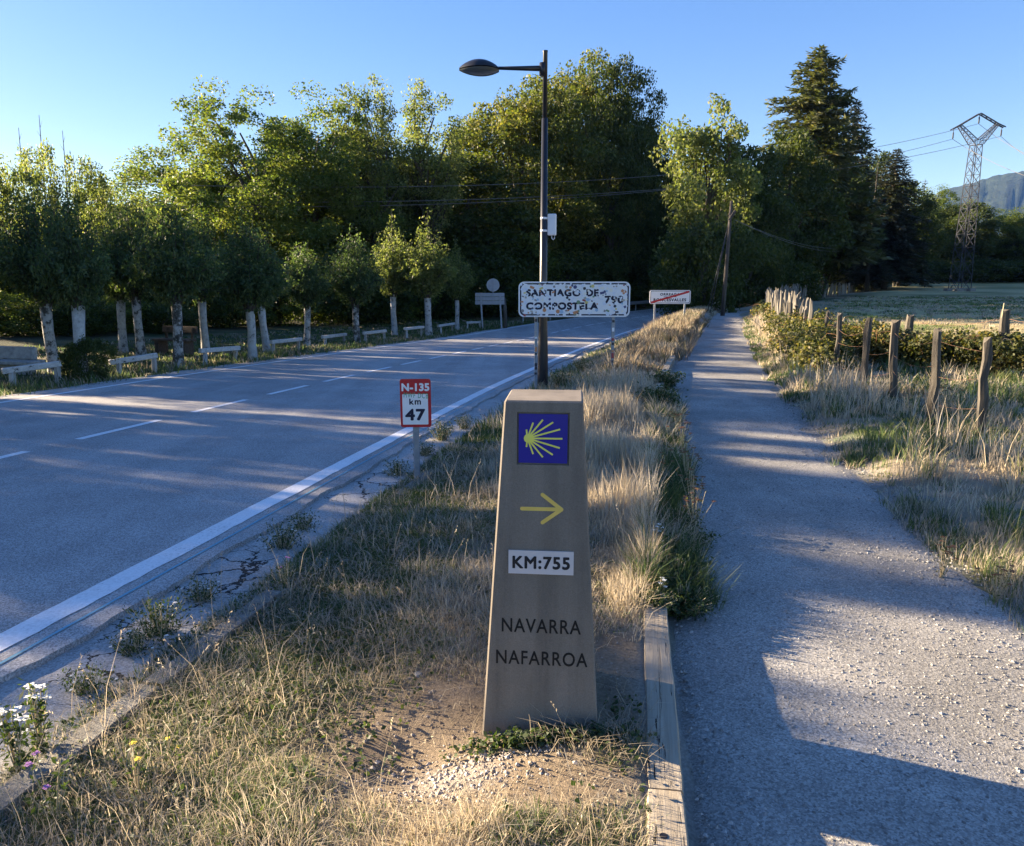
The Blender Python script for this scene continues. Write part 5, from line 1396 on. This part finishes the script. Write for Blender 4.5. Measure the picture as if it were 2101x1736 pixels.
# G: hay field
n = 5500; y = 9 + 60 * r.random(n) ** 1.5; x = fence_x(y) + 1.5 + (y * .75 + 3 - fence_x(y) + 3) * r.random(n)
st = fbm(x * .25, y * 1.1, 3)
tufts('hay_field_grass', x, y, .06 + .05 * r.random(n), 7, np.full(n, .16), np.where((st > .47)[:, None], pick(r, DRY, n) * .75, pick(r, GRN, n) * 1.15), 9, wk=.0012, bend=(.3, 1.1))

# H: small broad leaves low in the green parts, and loose seed heads over the dry ones
x, y, t = verge_points(16000, 1.2, 8.0, .35, r)
dirt, green, tv = verge_masks(x, y)
ft = np.exp(-(((x - .12) / .24) ** 2 + ((y - 2.27) / .055) ** 2))
k = ((r.random(len(x)) < green * .8 * (fbm(x * 4, y * 4 + 20, 3) > .45)) | (r.random(len(x)) < .03 * (1 - dirt))) & keep_clear(x, y); x, y = x[k], y[k]
xf = .12 + r.normal(size=420) * .13; yf = 2.285 + r.normal(size=420) * .022; x = np.concatenate([x, xf]); y = np.concatenate([y, yf])
C = np.stack([x, y, H(x, y) + .012 + .022 * r.random(len(x))], 1)
V, tone = leaves(r, C, np.full((len(x), 3), .018), 3, .020, .7, 1.2)
obj('ground_leaves', leaf_mesh('ground_leaves', V, tone, M['leaf_weed']), kind='stuff')
x, y, t = verge_points(520, 1.3, 11, .5, r); dirt, green, tv = verge_masks(x, y); k = (dirt < .3) & keep_clear(x, y); x, y = x[k], y[k]
n = len(x); z = H(x, y); h = .16 + .24 * r.random(n); az = r.random(n) * 6.28; bd = .15 + .45 * r.random(n); c = pick(r, DRY, n)
V, qd, tr, cc = blade_arrays(x, y, z, h, np.maximum(.002, .0009 * y), az, bd, c, r)
tipv = V.reshape(-1, 5, 3)[:, 4]; midv = V.reshape(-1, 5, 3)[:, 2]
dirv = (tipv - midv); dirv /= np.linalg.norm(dirv, axis=1, keepdims=True)
Vs = [V]; qs = [qd]; cs = [cc]; o_ = len(V)
for kk in range(5):
    P = tipv - dirv * .010 * kk; sd = r.normal(size=(n, 3)); sd /= np.linalg.norm(sd, axis=1, keepdims=True); dd = dirv * .7 + sd * .5
    L_ = .016; W_ = sd * .003
    q4 = np.stack([P, P + dd * L_ * .5 + W_, P + dd * L_, P + dd * L_ * .5 - W_], 1).reshape(-1, 3)
    Vs.append(q4); qs.append(np.arange(n * 4).reshape(-1, 4) + o_); o_ += n * 4; cs.append(np.repeat(c * .85, 4, 0))
obj('seed_heads', mesh_arrays('seed_heads', np.concatenate(Vs), np.concatenate(qs), tr, M['grass'], np.concatenate(cs)), kind='stuff')

# ------------------------------------------------------------------ brambles
def bramble(name, pts, hs, rs_, K, n, size, label, seed, mat='leaf_bramble'):
    r = np.random.default_rng(seed); pts = np.array(pts, float); s = np.linspace(0, 1, len(pts)); u = r.random(K)
    x = np.interp(u, s, pts[:, 0]) + r.normal(size=K) * np.interp(u, s, rs_) * .45; y = np.interp(u, s, pts[:, 1]) + r.normal(size=K) * np.interp(u, s, rs_) * .45
    hh = np.interp(u, s, hs) * (.75 + .5 * fbm(x * 1.3, y * 1.3, 3)); z0 = H(x, y)
    z = z0 + hh * r.random(K) ** .55
    o = empty(name, (float(pts[0, 0]), float(pts[0, 1]), h1(*pts[0])), 0, label, 'bramble')
    C = np.stack([x, y, z], 1) - np.array(o.location)
    V, tone = leaves(r, C, np.full((K, 3), .20) * np.array([1, 1, .8]), n, size, .75, .5)
    obj('foliage', leaf_mesh('foliage', V, tone, M[mat]), o)
    for k in range(0, 40):
        i = r.integers(0, K); a = r.random() * 6.28; p = Vector((C[i][0], C[i][1], float(z0[i]) - o.location.z)); l = .5 + .7 * r.random(); hz = hh[i]
        q = [p + Vector((math.cos(a) * l * t, math.sin(a) * l * t, hz * (.95 * math.sin(t * 2.2) + .15))) for t in (0, .3, .6, .85, 1.0)]
        MB().tube(q, [.004, .004, .0035, .003, .002], 4, caps=False).build('cane', M['bark_dark'] if k % 2 else M['seed_brown'], o)
    return o
bramble('bramble_bank', [(5.35, 12.6), (5.9, 14.2), (6.7, 17.0), (8.4, 22)], [.42, .70, .75, .6], [.45, .55, .6, .5], 380, 85, .060, 'sunlit bramble mound spilling from the fence to the path', 61)
bramble('bramble_hedge', [(6.9, 15.2), (7.6, 13.9), (8.7, 13.0), (9.8, 12.3), (11.1, 11.5), (12.6, 10.6)], [.66, .62, .60, .60, .62, .64], [.5, .55, .6, .6, .6, .6], 560, 85, .060, 'dark bramble hedge behind the leaning fence posts', 62)
bramble('bramble_bank', [(9.3, 25), (10.6, 30), (11.5, 33.5)], [.7, .6, .5], [.5, .5, .5], 160, 60, .10, 'brown bramble clump at the foot of the palisade', 63)

# ------------------------------------------------------------------ wild plants
def weed_arch(seed, Ht, R, stems, per, leaf, mat='leaf_weed', flower=None, fl_n=0, fl_r=.01, stemmat='straw'):
    r = np.random.default_rng(seed); Cs = []; parts = []; st = MB(); tips = []
    for k in range(stems):
        a = r.random() * 6.28; q = r.random() ** .6; h = Ht * (.6 + .5 * r.random())
        s = np.linspace(.05, 1, per); P = np.stack([math.cos(a) * R * q * s, math.sin(a) * R * q * s, h * (s - .22 * q * s * s)], 1); Cs.append(P); tips.append(P[-1])
        st.tube([tuple(P[0]), tuple(P[per // 2]), tuple(P[-1])], [.0028, .0022, .0014], 4, caps=False)
    C = np.concatenate(Cs) + r.normal(size=(stems * per, 3)) * .012
    V, tone = leaves(r, C, np.full((len(C), 3), .016), 2, leaf, .38, .4)
    out = [('stems', st.mesh('stems', M[stemmat])), ('leaves', leaf_mesh('leaves', V, tone, M[mat]))]
    fl = []
    for i in range(min(fl_n, len(tips))):
        p = tips[i]; mb = MB(); m = 9
        for j in range(m):
            a = j * 2.4; q = fl_r * math.sqrt(j / m)
            c = Vector((p[0] + q * math.cos(a), p[1] + q * math.sin(a), p[2] + .004 - q * .15))
            mb.add([c + Vector((fl_r * .34 * math.cos(b), fl_r * .34 * math.sin(b), 0)) for b in np.linspace(0, 6.28, 6, endpoint=False)] + [c - Vector((0, 0, .006))], [(0, 1, 2, 3, 4, 5)] + [(b, 6, (b + 1) % 6) for b in range(6)])
        fl.append(('flower_head', mb.mesh('flower_head', M[flower])))
    return out + fl
def plant(arch, u, v, s, label, group, name='wild_plant', rz=None):
    g = ground(u, v)
    o = empty(name, (g[0], g[1], h1(*g) - .01), rs.uniform(0, 6.28) if rz is None else rz, label, 'plant', group); o.scale = (s, s, s)
    for n_, m_ in arch: obj(n_, m_, o)
    return o
WEED = weed_arch(1, .27, .17, 40, 14, .022, flower='petal_white', fl_n=5, fl_r=.010)
FERN = weed_arch(2, .16, .17, 70, 14, .026)
YARROW = weed_arch(3, .30, .07, 12, 9, .03, flower='petal_white', fl_n=7, fl_r=.016)
MALLOW = weed_arch(4, .34, .10, 9, 8, .028, flower='petal_pink', fl_n=3, fl_r=.014)
HAWK = weed_arch(5, .30, .07, 7, 6, .022, flower='petal_yellow', fl_n=2, fl_r=.012)
DOCK = weed_arch(6, .34, .12, 14, 5, .020, mat='leaf_bramble', flower='seed_brown', fl_n=12, fl_r=.016)
for u, v, s in [(330, 1330, 1.0), (285, 1365, .75), (410, 1258, .8), (580, 1145, .95), (625, 1105, .8), (190, 1445, .7), (905, 915, 1.2), (870, 948, .9), (955, 890, 1.0), (815, 990, .9), (1150, 800, 1.5), (1195, 770, 1.5)]:
    plant(WEED, u, v, s, 'leafy green weed with tiny white flowers between shoulder and verge', 'weeds along the shoulder')
for u, v, s in [(1385, 1215, 1.3), (1400, 1262, 1.1), (1365, 1165, 1.2), (1410, 1130, 1.0), (1385, 1095, 1.2), (1340, 1250, .7), (1375, 1020, 1.2), (1350, 840, 2.0), (1360, 800, 2.0)]:
    plant(FERN, u, v, s, 'feathery dark green yarrow leaves crowding the path edge', 'feathery plants at the path edge')
for u, v, s, lab in [(85, 1545, 1.0, 'white yarrow umbels beside the kerb stone'), (40, 1595, 1.0, 'white yarrow umbels sprawling over the cracked shoulder'), (1350, 1145, .8, 'small white yarrow next to brown seed heads'), (1355, 1255, .7, 'white yarrow flowering above the timber end')]:
    plant(YARROW, u, v, s, lab, None)
plant(MALLOW, 115, 1690, .8, 'pink mallow flowers in the shaded grass', None)
plant(MALLOW, 590, 1210, .6, 'pale pink mallow among the shoulder weeds', None)
plant(HAWK, 285, 1640, .9, 'tall yellow hawkbit flowers in dry grass', None)
plant(HAWK, 355, 1600, .7, 'short yellow hawkbit behind the taller one', None)
for u, v, s in [(1395, 930, 1.2), (1410, 1000, 1.2), (1420, 1060, 1.1), (1425, 1095, 1.0), (1385, 900, 1.1), (1350, 1000, .9), (1930, 1190, .8), (2040, 1240, .8), (1940, 850, 1.3)]:
    plant(DOCK, u, v, s, 'dried plant with rusty brown seed heads leaning over the path', 'dried brown plants at the path edge')

# ------------------------------------------------------------------ stones and gravel
def path_surface(x, y):
    t = np.clip((x - path_l(y)) / (path_r(y) - path_l(y)), 0, 1)
    return path_z(y) + .016 * (fbm(x * 2.2, y * 2.2, 3) - .5) + .012 * np.sin(np.pi * t)
def pebbles(name, x, y, s, col, seed, zf=None):
    r = np.random.default_rng(seed); N = len(x)
    base = np.array([[1, 0, 0], [0, 1, 0], [-1, 0, 0], [0, -1, 0], [0, 0, 1], [0, 0, -1]], float)
    V = base[None] * (.6 + .7 * r.random((N, 6, 1))); V[:, :, 2] *= .7
    a = r.random(N) * 6.28; c, sn = np.cos(a)[:, None], np.sin(a)[:, None]
    X = V[:, :, 0] * c - V[:, :, 1] * sn; Y = V[:, :, 0] * sn + V[:, :, 1] * c
    V = np.stack([X * s[:, None] + x[:, None], Y * s[:, None] + y[:, None], V[:, :, 2] * s[:, None]], -1)
    V[:, :, 2] += ((zf or H)(x, y) + .08 * s)[:, None]
    F = np.array([[0, 1, 4], [1, 2, 4], [2, 3, 4], [3, 0, 4], [1, 0, 5], [2, 1, 5], [3, 2, 5], [0, 3, 5]])
    t = (np.arange(N)[:, None, None] * 6 + F[None]).reshape(-1, 3)
    return obj(name, mesh_arrays(name, V, None, t, M['pebble'], np.repeat(col, 6, 0)), kind='stuff')
n = 42000; y = 1.0 + 9.5 * r.random(n) ** 1.9; x = lerp(path_l(y) + .05, path_r(y) + .15, r.random(n))
GP = np.array([[.22, .215, .20], [.29, .28, .26], [.35, .34, .315], [.17, .165, .155], [.42, .40, .37]])
edge_w = np.exp(-((x - path_r(y)) / .35) ** 2) + np.exp(-((x - path_l(y)) / .25) ** 2)
pebbles('path_gravel', x, y, (.0018 + .0075 * r.random(n) ** 4.5) * (1 + .5 * edge_w), pick(r, GP, n), 5, path_surface)
n = 7500; x = -.9 + 1.5 * r.random(n); y = 1.7 + 1.6 * r.random(n); dirt, g, t = verge_masks(x, y); k = (r.random(n) < dirt) & keep_clear(x, y); x, y = x[k], y[k]
pebbles('dirt_crumbs', x, y, .0018 + .008 * r.random(len(x)) ** 4, pick(r, np.array([[.20, .16, .115], [.25, .20, .15], [.17, .135, .10], [.31, .27, .22]]), len(x)), 6)
n = 900; x = -.20 + r.normal(size=n) * .15; y = 2.16 + r.normal(size=n) * .08; k = keep_clear(x, y); x, y = x[k], y[k]
pebbles('pale_pebbles', x, y, .003 + .010 * r.random(len(x)) ** 3, pick(r, np.array([[.40, .36, .31], [.46, .42, .37], [.33, .29, .24]]), len(x)), 7)
for k, (u, v, s, lab) in enumerate([(1895, 1028, .07, 'pale flat stone in the grass by the path'), (1690, 838, .07, 'whitish stone at the grass corner of the path'), (1718, 848, .06, 'small whitish stone next to the grass corner'), (1490, 1385 - 20, .0, ''), (1395, 1420, .022, 'dark pebble against the edging timber'), (858, 1385, .018, 'small stone in the bare dirt by the milestone')]):
    if not lab: continue
    g = ground(u, v); mb = MB(); V = []; F = []; rr = random.Random(k)
    for i, (z, q) in enumerate(((0, 1), (.25, 1.02), (.45, .7))):
        V += [(s * q * math.cos(a) * rr.uniform(.75, 1.15) * 1.3, s * q * math.sin(a) * rr.uniform(.75, 1.15), z * s) for a in np.linspace(0, 6.28, 8, endpoint=False)]
    F = [(r_ * 8 + i, r_ * 8 + (i + 1) % 8, r_ * 8 + 8 + (i + 1) % 8, r_ * 8 + 8 + i) for r_ in (0, 1) for i in range(8)] + [tuple(range(16, 24))]
    o = mb.add(V, F).build('stone', M['concrete_kerb'] if s > .03 else M['bench_stone'], None, lab, 'stone'); o.location = (*g, h1(*g) + .0); o.rotation_euler = (0, 0, k)

# ------------------------------------------------------------------ air
hz = bpy.data.materials.new('haze'); hz.use_nodes = True
hz.node_tree.nodes.remove(hz.node_tree.nodes['Principled BSDF'])
pv = hz.node_tree.nodes.new('ShaderNodeVolumePrincipled')
pv.inputs['Color'].default_value = (.16, .38, 1.0, 1); pv.inputs['Density'].default_value = .00005; pv.inputs['Anisotropy'].default_value = 0.0
hz.node_tree.links.new(pv.outputs[0], hz.node_tree.nodes['Material Output'].inputs['Volume'])
MB().box((1600, 1750, 218), (5640, 4540, 446)).build('haze', hz, None, kind='stuff')
